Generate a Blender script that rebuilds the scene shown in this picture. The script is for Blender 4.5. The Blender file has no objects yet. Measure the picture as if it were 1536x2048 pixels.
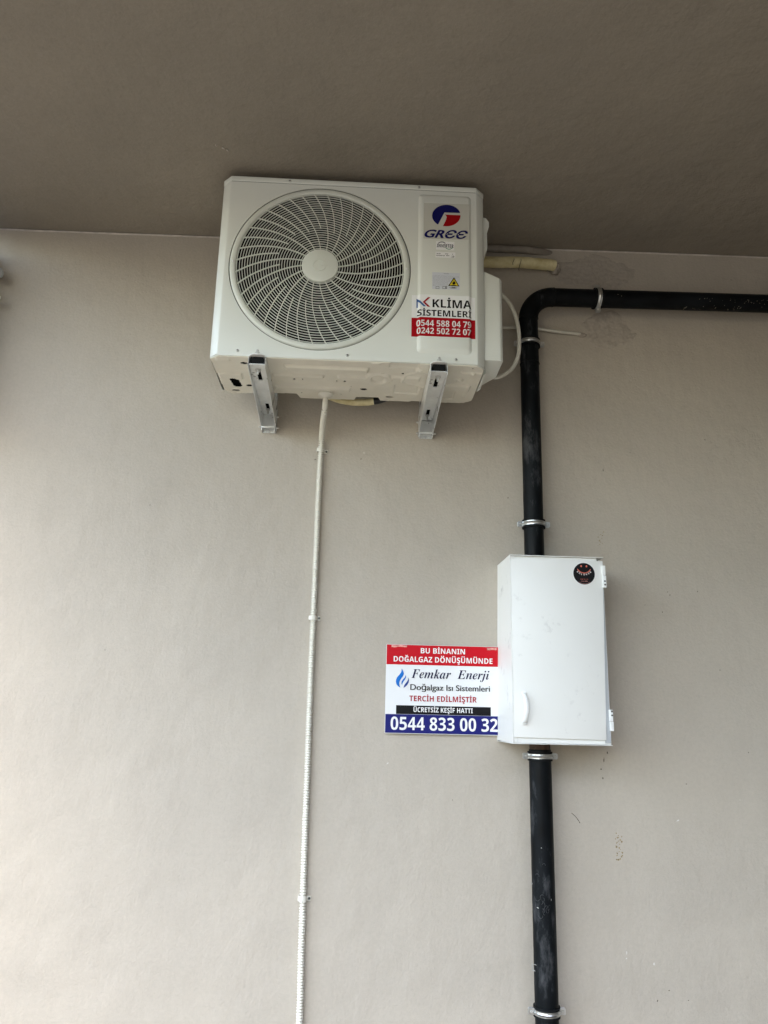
import bpy, bmesh, math, random
from mathutils import Vector, Matrix, noise
random.seed(7)
R = math.radians
scene = bpy.context.scene
col = scene.collection
PI = math.pi

# ------------------------------------------------------------------ camera
F, D, H = 1540.0, 2.75, 1.55          # focal length in full-size pixels, distance to the wall, eye height
n = Vector((-74.5, 392, 1540)).normalized()
X = Vector((1, .033, (74.5 - 392 * .033) / 1540)).normalized()
X = (X - n * X.dot(n)).normalized()
Z = X.cross(n)
CAM = Vector((0, -D, H))
cam_d = bpy.data.cameras.new("camera")
cam = bpy.data.objects.new("camera", cam_d); col.objects.link(cam)
right = Vector((X.x, n.x, Z.x)); down = Vector((X.y, n.y, Z.y)); fwd = Vector((X.z, n.z, Z.z))
cam.matrix_world = Matrix(((right.x, -down.x, -fwd.x, CAM.x), (right.y, -down.y, -fwd.y, CAM.y),
                           (right.z, -down.z, -fwd.z, CAM.z), (0, 0, 0, 1)))
cam_d.sensor_fit = 'VERTICAL'; cam_d.sensor_height = 24; cam_d.lens = 24 * F / 2048
cam_d.clip_start = .02; cam_d.clip_end = 2000
scene.camera = cam

def P(px, py, y=0.0):
    """point of the vertical plane at depth y that the photograph shows at pixel (px, py)"""
    d = right * (px - 768) + down * (py - 1024) + fwd * F
    return CAM + d * ((y - CAM.y) / d.y)
def PZ(px, py, z):
    d = right * (px - 768) + down * (py - 1024) + fwd * F
    return CAM + d * ((z - CAM.z) / d.z)

# ------------------------------------------------------------------ light
SUN_EL, SUN_AZ = 66, 195              # sun in front of the wall (behind the viewer), high and a little to the left
world = bpy.data.worlds.new("World"); scene.world = world; world.use_nodes = True
nt = world.node_tree; bg = nt.nodes["Background"]
sky = nt.nodes.new("ShaderNodeTexSky"); sky.sky_type = 'NISHITA'; sky.sun_disc = False
sky.sun_elevation = R(SUN_EL); sky.sun_rotation = R(SUN_AZ); sky.air_density = 1.2; sky.dust_density = 3.0
wb = nt.nodes.new("ShaderNodeMix"); wb.data_type = 'RGBA'; wb.blend_type = 'MULTIPLY'; wb.inputs[0].default_value = 1
wb.inputs[7].default_value = (1.03, 1.0, .92, 1)       # camera white balance for open shade
nt.links.new(sky.outputs[0], wb.inputs[6]); nt.links.new(wb.outputs[2], bg.inputs[0]); bg.inputs[1].default_value = .15
sl = bpy.data.lights.new("sun", 'SUN'); sl.energy = 2.0; sl.angle = R(.5); sl.color = (1, .96, .9)
so = bpy.data.objects.new("sun", sl); col.objects.link(so)
sd = Vector((math.sin(R(SUN_AZ)) * math.cos(R(SUN_EL)), math.cos(R(SUN_AZ)) * math.cos(R(SUN_EL)), math.sin(R(SUN_EL))))
so.rotation_euler = sd.to_track_quat('Z', 'Y').to_euler(); so.location = (0, -8, 9)
scene.view_settings.view_transform = 'Standard'; scene.view_settings.look = 'None'
scene.view_settings.exposure = 2.85; scene.view_settings.gamma = 1

# ------------------------------------------------------------------ materials
def mat(name, color, rough=.5, metal=0.0, var=0.0, vscale=20, bump=0.0, bscale=60, color2=None, spec=.5, detail=6,
        scratch=None, sscale=40, smask=(.62, .7), stretch=(1, 1, 1), coat=0, bdist=.002, rvar=0.0):
    m = bpy.data.materials.new(name); m.use_nodes = True
    t = m.node_tree; b = t.nodes["Principled BSDF"]
    b.inputs["Base Color"].default_value = (*color, 1); b.inputs["Roughness"].default_value = rough
    b.inputs["Metallic"].default_value = metal; b.inputs["Specular IOR Level"].default_value = spec
    b.inputs["Coat Weight"].default_value = coat; b.inputs["Coat Roughness"].default_value = .12
    co = t.nodes.new("ShaderNodeTexCoord"); mp = t.nodes.new("ShaderNodeMapping")
    mp.inputs["Scale"].default_value = stretch
    t.links.new(co.outputs["Object"], mp.inputs[0]); src = mp.outputs[0]
    out = None
    if var or color2:
        nz = t.nodes.new("ShaderNodeTexNoise"); nz.inputs["Scale"].default_value = vscale; nz.inputs["Detail"].default_value = detail
        t.links.new(src, nz.inputs["Vector"])
        rp = t.nodes.new("ShaderNodeValToRGB")
        c2 = color2 or tuple(c * (1 + var) for c in color); c1 = tuple(c * (1 - var) for c in color)
        rp.color_ramp.elements[0].position = .35; rp.color_ramp.elements[1].position = .65
        rp.color_ramp.elements[0].color = (*c1, 1); rp.color_ramp.elements[1].color = (*c2, 1)
        t.links.new(nz.outputs["Fac"], rp.inputs[0]); out = rp.outputs[0]
        if rvar:
            mr = t.nodes.new("ShaderNodeMapRange"); mr.inputs["To Min"].default_value = rough - rvar; mr.inputs["To Max"].default_value = rough + rvar
            mr.inputs["From Min"].default_value = .3; mr.inputs["From Max"].default_value = .7
            t.links.new(nz.outputs["Fac"], mr.inputs[0]); t.links.new(mr.outputs[0], b.inputs["Roughness"])
    if scratch:
        n2 = t.nodes.new("ShaderNodeTexNoise"); n2.inputs["Scale"].default_value = sscale; n2.inputs["Detail"].default_value = 8
        n2.inputs["Roughness"].default_value = .7
        t.links.new(src, n2.inputs["Vector"])
        r2 = t.nodes.new("ShaderNodeValToRGB"); r2.color_ramp.elements[0].position = smask[0]; r2.color_ramp.elements[1].position = smask[1]
        r2.color_ramp.elements[0].color = (0, 0, 0, 1); r2.color_ramp.elements[1].color = (1, 1, 1, 1)
        t.links.new(n2.outputs["Fac"], r2.inputs[0])
        mx = t.nodes.new("ShaderNodeMix"); mx.data_type = 'RGBA'
        t.links.new(r2.outputs[0], mx.inputs[0])
        if out: t.links.new(out, mx.inputs[6])
        else: mx.inputs[6].default_value = (*color, 1)
        mx.inputs[7].default_value = (*scratch, 1); out = mx.outputs[2]
    if out: t.links.new(out, b.inputs["Base Color"])
    if bump:
        n3 = t.nodes.new("ShaderNodeTexNoise"); n3.inputs["Scale"].default_value = bscale; n3.inputs["Detail"].default_value = 5
        t.links.new(src, n3.inputs["Vector"])
        bp = t.nodes.new("ShaderNodeBump"); bp.inputs["Strength"].default_value = bump; bp.inputs["Distance"].default_value = bdist
        t.links.new(n3.outputs["Fac"], bp.inputs["Height"]); t.links.new(bp.outputs[0], b.inputs["Normal"])
    return m

def plaster(name, color, fine=.35, grain=170, wavy=.25, blotch=.05, rough=.75, mott=.03):
    m = bpy.data.materials.new(name); m.use_nodes = True
    t = m.node_tree; b = t.nodes["Principled BSDF"]; b.inputs["Roughness"].default_value = rough
    b.inputs["Specular IOR Level"].default_value = .35
    co = t.nodes.new("ShaderNodeTexCoord"); L = t.links.new
    def nz(scale, det=4, rg=.55, sc=(1, 1, 1)):
        mp = t.nodes.new("ShaderNodeMapping"); mp.inputs["Scale"].default_value = sc; L(co.outputs["Object"], mp.inputs[0])
        q = t.nodes.new("ShaderNodeTexNoise"); q.inputs["Scale"].default_value = scale; q.inputs["Detail"].default_value = det
        q.inputs["Roughness"].default_value = rg; L(mp.outputs[0], q.inputs["Vector"]); return q.outputs["Fac"]
    a = nz(2.2, 5, .6); rp = t.nodes.new("ShaderNodeValToRGB")
    rp.color_ramp.elements[0].position = .3; rp.color_ramp.elements[1].position = .7
    rp.color_ramp.elements[0].color = (color[0] * (1 - blotch), color[1] * (1 - blotch * .9), color[2] * (1 - blotch * .8), 1)
    rp.color_ramp.elements[1].color = (color[0] * (1 + blotch), color[1] * (1 + blotch), color[2] * (1 + blotch * .9), 1)
    L(a, rp.inputs[0])
    # fine speckle of darker pores
    s = nz(420, 2); r2 = t.nodes.new("ShaderNodeValToRGB"); r2.color_ramp.elements[0].position = .28; r2.color_ramp.elements[1].position = .42
    r2.color_ramp.elements[0].color = (.86, .86, .86, 1); r2.color_ramp.elements[1].color = (1, 1, 1, 1); L(s, r2.inputs[0])
    mx = t.nodes.new("ShaderNodeMix"); mx.data_type = 'RGBA'; mx.blend_type = 'MULTIPLY'; mx.inputs[0].default_value = 1
    L(rp.outputs[0], mx.inputs[6]); L(r2.outputs[0], mx.inputs[7])
    q = nz(75, 7, .7); r3 = t.nodes.new("ShaderNodeMapRange"); r3.inputs["From Min"].default_value = .3; r3.inputs["From Max"].default_value = .7
    r3.inputs["To Min"].default_value = 1 - mott * 2; r3.inputs["To Max"].default_value = 1 + mott * 2; L(q, r3.inputs[0])
    vm = t.nodes.new("ShaderNodeVectorMath"); vm.operation = 'SCALE'; L(mx.outputs[2], vm.inputs[0]); L(r3.outputs[0], vm.inputs["Scale"]); L(vm.outputs[0], b.inputs["Base Color"])
    g = nz(grain, 4, .6); w = nz(28, 3, .5, (1, 1, .5)); w2 = nz(5, 2)
    b1 = t.nodes.new("ShaderNodeBump"); b1.inputs["Strength"].default_value = wavy; b1.inputs["Distance"].default_value = .004; L(w, b1.inputs["Height"])
    b0 = t.nodes.new("ShaderNodeBump"); b0.inputs["Strength"].default_value = wavy; b0.inputs["Distance"].default_value = .02; L(w2, b0.inputs["Height"])
    b2 = t.nodes.new("ShaderNodeBump"); b2.inputs["Strength"].default_value = fine; b2.inputs["Distance"].default_value = .0024; L(g, b2.inputs["Height"])
    L(b0.outputs[0], b1.inputs["Normal"]); L(b1.outputs[0], b2.inputs["Normal"]); L(b2.outputs[0], b.inputs["Normal"])
    return m

M = dict(
    wall=plaster("wall_plaster", (.482, .432, .368), fine=.6, grain=110, wavy=.5, mott=.025),
    patch=plaster("patch_plaster", (.43, .382, .33), fine=.9, grain=45, wavy=.8, blotch=.07, mott=.07),
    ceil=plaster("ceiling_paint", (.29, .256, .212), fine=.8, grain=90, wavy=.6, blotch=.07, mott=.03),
    edge=mat("paint_edge", (.55, .50, .45), .7, var=.15, vscale=30),
    paving=mat("paving", (.042, .037, .028), .85, var=.12, vscale=3, bump=.3, bscale=30),
    opposite=mat("render_grey", (.12, .11, .09), .8, var=.1, vscale=2), window=mat("window_glass", (.03, .035, .04), .15),
    case=mat("casing_paint", (.81, .835, .785), .34, var=.012, vscale=6, coat=.15, bump=.02, bscale=400),
    pan=mat("bounce_lit_paint", (.80, .77, .67), .42, var=.03, vscale=14),  # casing paint warmed to carry the ground's bounce light
    grille=mat("grille_plastic", (.74, .77, .71), .42),
    hub=mat("hub_plastic", (.75, .78, .72), .4),
    dark=mat("dark_void", (.002, .002, .002), .9, spec=.05),  # black that stands in for unlit insides
    blade=mat("fan_blade_plastic", (.008, .009, .010), .6, spec=.2),
    seam=mat("seam_shade_dark", (.05, .05, .045), .8),  # dark tone for the shade in seams and grooves, also on screws
    steel=mat("galvanised_steel", (.82, .84, .84), .36, .5, var=.07, vscale=25, bump=.15, bscale=120, rvar=.12),
    clampsteel=mat("zinc_plated_band", (.62, .63, .63), .3, .95, var=.12, vscale=60, bump=.15, bscale=90),
    zinc=mat("zinc_screw", (.62, .62, .60), .38, .7, var=.1, vscale=90),
    rubber=mat("black_rubber", (.005, .006, .007), .7, spec=.2, bump=.2, bscale=200),
    pipe=mat("black_painted_steel", (.005, .0065, .008), .5, spec=.12, var=.5, vscale=18, bump=.25, bscale=90, scratch=(.06, .062, .066), sscale=18,
             smask=(.54, .68), stretch=(1, 1, .35), rvar=.12),
    pipeh=mat("black_painted_steel_level", (.005, .0065, .008), .5, spec=.12, var=.5, vscale=18, bump=.25, bscale=90, scratch=(.045, .043, .04), sscale=16,
              smask=(.54, .68), stretch=(.35, 1, 1), rvar=.12),
    rust=mat("rusty_thread", (.05, .025, .015), .7, var=.4, vscale=60, bump=.4, bscale=120),
    chalk=mat("dried_paint", (.42, .42, .40), .7, var=.2, vscale=80),
    white=mat("cabinet_white", (.85, .855, .83), .42, var=.012, vscale=5, scratch=(.60, .60, .59), sscale=11, smask=(.60, .74), bump=.04, bscale=200, coat=.1),
    hinge=mat("hinge_white", (.86, .87, .86), .35),
    plastic=mat("white_plastic", (.80, .78, .70), .4, var=.02, vscale=30),
    conduit=mat("conduit_plastic", (.80, .78, .70), .42, var=.02, vscale=40),
    cable=mat("cable_sheath", (.62, .60, .53), .45, var=.04, vscale=30),
    foam=mat("yellow_wrap", (.70, .60, .30), .42, var=.14, vscale=22, bump=.5, bscale=40, bdist=.004, color2=(.82, .74, .46)),
    tape=mat("black_tape", (.012, .012, .014), .35, bump=.3, bscale=60),
    greyfoam=mat("painted_hose", (.27, .24, .205), .7, var=.12, vscale=25, bump=.4, bscale=50),
    sign_white=mat("sign_white", (.84, .85, .86), .3), sign_red=mat("sign_red", (.55, .002, .012), .4, spec=.25), sign_blue=mat("sign_blue", (.010, .012, .15), .4, spec=.25),
    sign_black=mat("print_black", (.005, .005, .006), .5, spec=.2), sign_navy=mat("print_navy", (.006, .006, .05), .5, spec=.2),
    text_white=mat("print_white", (.86, .86, .86), .35), text_red=mat("print_red", (.36, .003, .018), .5, spec=.2),
    flame1=mat("flame_blue", (.0, .14, .52), .3, var=.3, vscale=12), flame2=mat("flame_navy", (.01, .05, .26), .3),
    st_white=mat("sticker_white", (.92, .93, .93), .5), st_red=mat("sticker_red", (.40, .001, .008), .45, spec=.2), st_blue=mat("sticker_blue", (.008, .012, .18), .35),
    logo_blue=mat("logo_blue", (.004, .005, .11), .5, spec=.2), logo_red=mat("logo_red", (.36, .001, .005), .5, spec=.2), nk_blue=mat("emblem_blue", (.01, .10, .34), .35),
    film=mat("label_film", (.64, .64, .58), .25), yellow=mat("warning_yellow", (.78, .62, .02), .4),
    grey=mat("print_grey", (.30, .32, .35), .4), green=mat("print_green", (.02, .22, .10), .4), lilac=mat("label_grey", (.68, .71, .77), .45),
    orange=mat("print_orange", (.70, .16, .10), .4), peeled=mat("peeled_tape", (.72, .32, .28), .25, var=.3, vscale=90),
    mark_dark=mat("wall_mark_dark", (.10, .085, .07), .8, var=.3, vscale=90), mark_white=mat("wall_mark_white", (.68, .66, .63), .7),
    mark_ochre=mat("wall_mark_ochre", (.28, .21, .10), .8, var=.3, vscale=120), navy=mat("navy_shade_box", (.03, .045, .10), .4),
    palegrey=mat("pale_grey_plastic", (.5, .53, .56), .4),
)

# ------------------------------------------------------------------ helpers
ROOT = {}
def empty(name, loc, label, cat, group=None, kind=None):
    o = bpy.data.objects.new(name, None); col.objects.link(o); o.location = loc; o.empty_display_size = .05
    tag(o, label, cat, group, kind); ROOT[o.name] = Vector(loc); return o
def tag(o, label=None, cat=None, group=None, kind=None):
    if label: o['label'] = label
    if cat: o['category'] = cat
    if group: o['group'] = group
    if kind: o['kind'] = kind
    return o
def obj(name, bm, m, parent=None, loc=None, smooth=False, label=None, local=False):
    """one mesh object; vertices come in world coordinates unless local"""
    if smooth:
        for f in bm.faces: f.smooth = True
    me = bpy.data.meshes.new(name)
    org = ROOT[parent.name] if parent else Vector(loc or (0, 0, 0))
    if not local:
        bmesh.ops.translate(bm, verts=bm.verts, vec=-org)
    bm.to_mesh(me); bm.free()
    ms = m if isinstance(m, (list, tuple)) else [m]
    for q in ms: me.materials.append(q)
    o = bpy.data.objects.new(name, me); col.objects.link(o)
    if parent: o.parent = parent
    else: o.location = org
    ROOT[o.name] = org
    if label: o['label'] = label
    if smooth:
        try: me.shade_auto_smooth
        except Exception: pass
    return o
def autosmooth(o, ang=35):
    """mark sharp edges so that smooth shading keeps its creases"""
    bm = bmesh.new(); bm.from_mesh(o.data)
    for e in bm.edges:
        if len(e.link_faces) == 2 and e.calc_face_angle(0) > R(ang): e.smooth = False
    for f in bm.faces: f.smooth = True
    bm.to_mesh(o.data); bm.free(); return o
def add(bm, b2, mi=0):
    me = bpy.data.meshes.new("t"); b2.to_mesh(me); b2.free(); k = len(bm.faces)
    bm.from_mesh(me); bpy.data.meshes.remove(me)
    if mi:
        bm.faces.ensure_lookup_table()
        for f in bm.faces[k:]: f.material_index = mi
def box(bm, x0, x1, y0, y1, z0, z1, bev=0.0, seg=2):
    b = bmesh.new(); bmesh.ops.create_cube(b, size=1)
    for v in b.verts:
        v.co = ((x0 + x1) / 2 + v.co.x * (x1 - x0), (y0 + y1) / 2 + v.co.y * (y1 - y0), (z0 + z1) / 2 + v.co.z * (z1 - z0))
    if bev: bmesh.ops.bevel(b, geom=b.edges[:], offset=bev, segments=seg, profile=.5, affect='EDGES')
    add(bm, b)
def prism(bm, pts, a0, a1, axis='y', bev=0.0, mi=0):
    """2-D outline pts extruded along an axis between a0 and a1 (x: pts are y,z; y: x,z; z: x,y)"""
    b = bmesh.new()
    def v3(p, a): return {'y': (p[0], a, p[1]), 'x': (a, p[0], p[1]), 'z': (p[0], p[1], a)}[axis]
    A = [b.verts.new(v3(p, a0)) for p in pts]; B = [b.verts.new(v3(p, a1)) for p in pts]
    b.faces.new(A); b.faces.new(B[::-1])
    for i in range(len(pts)):
        j = (i + 1) % len(pts); b.faces.new((A[j], A[i], B[i], B[j]))
    bmesh.ops.recalc_face_normals(b, faces=b.faces)
    if bev: bmesh.ops.bevel(b, geom=b.edges[:], offset=bev, segments=2, profile=.5, affect='EDGES')
    add(bm, b, mi)
def frame_of(t):
    t = t.normalized(); up = Vector((0, 0, 1)) if abs(t.z) < .95 else Vector((0, -1, 0))
    u = t.cross(up).normalized(); return u, u.cross(t).normalized()
def tube(bm, pts, r, seg=14, cap=True, mi=0):
    """r: number or function of index"""
    pts = [Vector(p) for p in pts]; rings = []; pu = None; k = len(bm.faces)
    for i, p in enumerate(pts):
        t = (pts[min(i + 1, len(pts) - 1)] - pts[max(i - 1, 0)]).normalized()
        if pu is None: u, w = frame_of(t)
        else:
            u = (pu - t * pu.dot(t)).normalized(); w = t.cross(u) * -1
        pu = u; w = u.cross(t)
        rr = r(i) if callable(r) else r
        rings.append([bm.verts.new(p + (u * math.cos(2 * PI * j / seg) + w * math.sin(2 * PI * j / seg)) * rr) for j in range(seg)])
    fs = []
    for a, b in zip(rings, rings[1:]):
        for j in range(seg):
            q = (j + 1) % seg; fs.append(bm.faces.new((a[j], a[q], b[q], b[j])))
    if cap:
        fs.append(bm.faces.new(rings[0][::-1])); fs.append(bm.faces.new(rings[-1]))
    for f in fs: f.material_index = mi
    bmesh.ops.recalc_face_normals(bm, faces=fs)
    return rings
def spline(ctrl, per=10):
    c = [Vector(p) for p in ctrl]; out = []
    for i in range(len(c) - 1):
        p0 = c[max(i - 1, 0)]; p1 = c[i]; p2 = c[i + 1]; p3 = c[min(i + 2, len(c) - 1)]
        for k in range(per):
            t = k / per
            out.append(.5 * ((2 * p1) + (p2 - p0) * t + (2 * p0 - 5 * p1 + 4 * p2 - p3) * t * t + (3 * p1 - p0 - 3 * p2 + p3) * t ** 3))
    out.append(c[-1]); return out
def lathe(bm, prof, c, axis, seg=24, mi=0):
    """prof: (radius, height along axis) pairs"""
    axis = Vector(axis).normalized(); u, w = frame_of(axis); c = Vector(c); rings = []
    fs = []
    for r, h in prof:
        if r < 1e-6: rings.append([bm.verts.new(c + axis * h)])
        else: rings.append([bm.verts.new(c + axis * h + (u * math.cos(2 * PI * j / seg) + w * math.sin(2 * PI * j / seg)) * r) for j in range(seg)])
    for a, b in zip(rings, rings[1:]):
        for j in range(seg):
            q = (j + 1) % seg
            if len(a) == 1 and len(b) == 1: continue
            if len(a) == 1: fs.append(bm.faces.new((a[0], b[q], b[j])))
            elif len(b) == 1: fs.append(bm.faces.new((a[j], a[q], b[0])))
            else: fs.append(bm.faces.new((a[j], a[q], b[q], b[j])))
    for f in fs: f.material_index = mi
    bmesh.ops.recalc_face_normals(bm, faces=fs)
def rrect(x0, x1, z0, z1, r, k=5):
    out = []
    for cx, cz, a in ((x1 - r, z1 - r, 0), (x0 + r, z1 - r, 90), (x0 + r, z0 + r, 180), (x1 - r, z0 + r, 270)):
        for i in range(k + 1):
            t = R(a + 90 * i / k); out.append((cx + r * math.cos(t), cz + r * math.sin(t)))
    return out
def sheet(pts, y, th=.0004):
    """thin printed area lying on the vertical plane y; pts are (x, z)"""
    bm = bmesh.new(); prism(bm, pts, y, y - th); return bm
def pxz(L, y):
    return [(P(a, b, y).x, P(a, b, y).z) for a, b in L]

# lettering ---------------------------------------------------------
def text_mesh(s, off):
    c = bpy.data.curves.new("t", 'FONT'); c.body = s; c.offset = off; c.resolution_u = 4
    o = bpy.data.objects.new("t", c); col.objects.link(o)
    dg = bpy.context.evaluated_depsgraph_get(); dg.update()
    ev = o.evaluated_get(dg); me = bpy.data.meshes.new_from_object(ev)
    bpy.data.objects.remove(o); bpy.data.curves.remove(c); return me
ACC = {'İ': 'I', 'Ğ': 'G', 'Ö': 'O', 'Ü': 'U', 'Ş': 'S'}
def boldch(c):
    c = ACC.get(c, c)
    if 'A' <= c <= 'Z': return chr(0x1D5D4 + ord(c) - 65)
    if '0' <= c <= '9': return chr(0x1D7EC + ord(c) - 48)
    return c
def xr(s, off):
    m = text_mesh(s, off); q = [v.co.x for v in m.vertices]; bpy.data.meshes.remove(m); return min(q), max(q)
def text(bm, s, x0, x1, zb, cap, y, off=.02, shear=0.0, yf=None, mi=0, heavy=False, cuts=(), weight=0.0):
    """s fitted between x0 and x1 on baseline zb with capital height cap, on the vertical plane y"""
    src = "".join(boldch(c) for c in s) if heavy else s
    me = text_mesh(src, off)
    h = text_mesh(boldch("H") if heavy else "H", off); zs = [v.co.y for v in h.vertices]; lo, hi = min(zs), max(zs); bpy.data.meshes.remove(h)
    t = bmesh.new(); t.from_mesh(me); bpy.data.meshes.remove(me)
    k = cap / (hi - lo)
    if heavy:                                     # accents of the bold capitals
        def poly(L): t.faces.new([t.verts.new((a, b, 0)) for a, b in L])
        for i, c in enumerate(s):
            if c not in ACC: continue
            full = xr(src[:i + 1], off)[1]; a, b = xr(src[i], off); cx = full - (b - a) / 2; w = .075
            if c == 'İ': poly([(cx - w, hi + .05), (cx + w, hi + .05), (cx + w, hi + .19), (cx - w, hi + .19)])
            if c in 'ÖÜ':
                for d in (-.13, .13): poly([(cx + d - w, hi + .05), (cx + d + w, hi + .05), (cx + d + w, hi + .19), (cx + d - w, hi + .19)])
            if c == 'Ğ':
                o_ = [(cx + .20 * math.cos(R(a_)), hi + .24 + .20 * math.sin(R(a_))) for a_ in range(200, 341, 20)]; i_ = [(cx + .10 * math.cos(R(a_)), hi + .25 + .12 * math.sin(R(a_))) for a_ in range(340, 199, -20)]; poly(o_ + i_)
            if c == 'Ş': poly([(cx - .05, lo + .01), (cx - .05, lo - .06), (cx + .03, lo - .09), (cx + .03, lo - .13), (cx - .11, lo - .15), (cx - .11, lo - .22), (cx + .06, lo - .23), (cx + .15, lo - .17), (cx + .15, lo - .07), (cx + .05, lo - .02), (cx + .05, lo + .01)])
    xs = [v.co.x + v.co.y * shear for v in t.verts]; a, b = min(xs), max(xs); kx = (x1 - x0) / (b - a)
    for v in t.verts:
        px_, py_ = v.co.x, v.co.y
        v.co = (x0 + (px_ + py_ * shear - a) * kx, y, zb + (py_ - lo) * k)
    if cuts: bmesh.ops.remove_doubles(t, verts=t.verts, dist=1e-7); bmesh.ops.triangulate(t, faces=t.faces)
    for c in cuts:
        bmesh.ops.bisect_plane(t, geom=t.verts[:] + t.edges[:] + t.faces[:], plane_co=(c, 0, 0), plane_no=(1, 0, 0))
    if yf:
        for v in t.verts: v.co.y = yf(v.co.x)
    if weight:                                    # heavier strokes: the same letters laid again a hair aside
        for n_, d in enumerate((-weight, weight)):
            u = t.copy(); bmesh.ops.translate(u, verts=u.verts, vec=(d, -.00015 * (n_ + 1), 0)); add(bm, u, mi)
    add(bm, t, mi)
def ptext(bm, s, l, r, y, **kw):
    """l = (x pixel, cap-top pixel, baseline pixel) at the left end, r = (x pixel) at the right end"""
    a = P(l[0], l[2], y); t = P(l[0], l[1], y); b = P(r, l[2], y)
    text(bm, s, a.x, b.x, a.z, t.z - a.z, y, **kw)

# ------------------------------------------------------------------ ground, wall, ceiling
bm = bmesh.new(); bmesh.ops.create_grid(bm, x_segments=1, y_segments=1, size=300)
o = obj("ground", bm, M['paving'], loc=(0, 0, 0)); tag(o, kind='structure')

def ceil_z(x): return 3.377 + .0115 * x
wall_t = empty("plaster_wall", (0, 0, 0), "taupe painted plaster wall carrying the air conditioner, pipes and cabinet", "wall")
bm = bmesh.new(); box(bm, -1.75, 2.4, 0, .25, -.2, 3.7); obj("wall_face", bm, M['wall'], wall_t)
# thin pale ridge of paint along the joint with the ceiling
bm = bmesh.new(); prev = None; x = -2.2
while x < 2.2:
    z = ceil_z(x) - .0015; w = .0035 + .0025 * noise.noise(Vector((x * 9, 0, 0))); y = -.004 - .002 * noise.noise(Vector((x * 7, 3, 0)))
    cur = [bm.verts.new(p) for p in ((x, .001, z), (x, y, z), (x, y - .001, z - w * .5), (x, .001, z - w - .002))]
    if prev:
        for i in range(3): bm.faces.new((prev[i], cur[i], cur[i + 1], prev[i + 1]))
    prev = cur; x += .02
obj("paint_edge", bm, M['edge'], wall_t, smooth=True)

def patch(cx, cz, rx, rz, seed, h=.004, nn=70, rot=0.0):
    """hand-smoothed repair plaster: an irregular low mound of its own thickness"""
    bm = bmesh.new(); g = {}
    for i in range(nn + 1):
        for j in range(nn + 1):
            u = -1.3 + 2.6 * i / nn; v = -1.3 + 2.6 * j / nn
            r = math.hypot(u, v) + .28 * noise.noise(Vector((u * 1.6 + seed, v * 1.6, 0))) + .10 * noise.noise(Vector((u * 5, v * 5, seed)))
            e = max(0, min(1, (1 - r) / .26))
            e = e * e * (3 - 2 * e)
            hh = -.0015 + e * h * (.7 + .5 * noise.noise(Vector((u * 3, v * 3, seed + 4))) + .3 * noise.noise(Vector((u * 9, v * 7, seed + 9))))
            xx, zz = cx + u * rx, cz + v * rz
            g[i, j] = bm.verts.new((xx, -hh, min(zz, ceil_z(xx) - .002)))
    for i in range(nn):
        for j in range(nn):
            f = bm.faces.new((g[i, j], g[i, j + 1], g[i + 1, j + 1], g[i + 1, j]))
    bmesh.ops.delete(bm, geom=[f for f in bm.faces if all(v.co.y > .001 for v in f.verts)], context='FACES')
    return bm
a = P(1190, 545, 0); obj("plaster_patch", patch(a.x, a.z, .20, .085, 1.3, .0035), M['patch'], wall_t, smooth=True, label="rough repair plaster where the wrapped pipes enter the wall")
a = P(1215, 662, 0); obj("plaster_patch", patch(a.x, a.z, .115, .085, 5.1, .005), M['patch'], wall_t, smooth=True, label="rough repair plaster where the thin cable enters the wall")

def marks(L, m, name="stain", lbl=None):
    bm = bmesh.new()
    for (px, py, w, h, ang, rag) in L:
        c = P(px, py, -.0006); s = .00176; pts = []
        for k in range(9):
            t = 2 * PI * k / 9; q = 1 + rag * (random.random() - .5) * 2
            u, v = math.cos(t) * w * .5 * q, math.sin(t) * h * .5 * q
            pts.append((c.x + s * (u * math.cos(ang) - v * math.sin(ang)), c.z + s * (u * math.sin(ang) + v * math.cos(ang))))
        prism(bm, pts, -.0009, .001)
    return obj(name, bm, m, wall_t, label=lbl)
marks([(1144 + 2.2 * i, 1627 + (i * 1.5) + .15 * i * i, 3.6, 1.3, -.8 - .05 * i, .3) for i in range(8)] + [(1159, 1645, 3, 1.4, -1.2, .3)], M['mark_dark'], "scuff", "short dark curved scuff right of the lower pipe")
marks([(1238 + random.uniform(-7, 7), 1668 + 52 * (i / 26) + random.uniform(-2, 2), random.uniform(1.2, 3.6), random.uniform(1.2, 3), random.uniform(0, 3), .5) for i in range(27)],
      M['mark_ochre'], "stain", "ochre speckled smear low on the wall")
marks([(1203 + random.uniform(-7, 7), 1064 + 30 * (i / 12), random.uniform(1, 2.6), random.uniform(1, 3), random.uniform(0, 3), .5) for i in range(12)],
      M['mark_ochre'], "stain", "small ochre smear above the cabinet")
marks([(x_, y_, w_, h_, 0, .5) for x_, y_, w_, h_ in ((1016, 996, 2.5, 2.5), (1208, 1520, 2, 8), (1215, 1506, 2, 5), (1202, 1538, 2, 2.5), (1206, 1556, 2, 4), (1340, 1190, 3, 2),
       (1335, 1184, 2, 2), (1325, 1224, 2, 2.5), (1315, 2002, 2.4, 2.4), (1338, 1981, 2, 2), (1377, 2001, 1.6, 1.6), (1395, 1183, 2, 2), (1206, 940, 2, 5), (722, 918, 1.5, 3), (1260, 905, 2, 1.5),
       (1462, 560, 2, 2), (1497, 1505, 1.6, 2), (631, 919, 3.5, 2.6), (1082, 616, 2, 5), (1373, 1568, 2, 2), (418, 473, 2.4, 2.4), (1290, 1210, 1.8, 2), (1410, 880, 1.5, 3), (1440, 1340, 2, 1.6),
       (860, 1120, 1.6, 1.8), (905, 1600, 1.6, 1.6), (300, 1010, 1.4, 1.8), (210, 1300, 1.4, 1.4))], M['mark_dark'], "stain", "scattered tiny dark specks")
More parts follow.
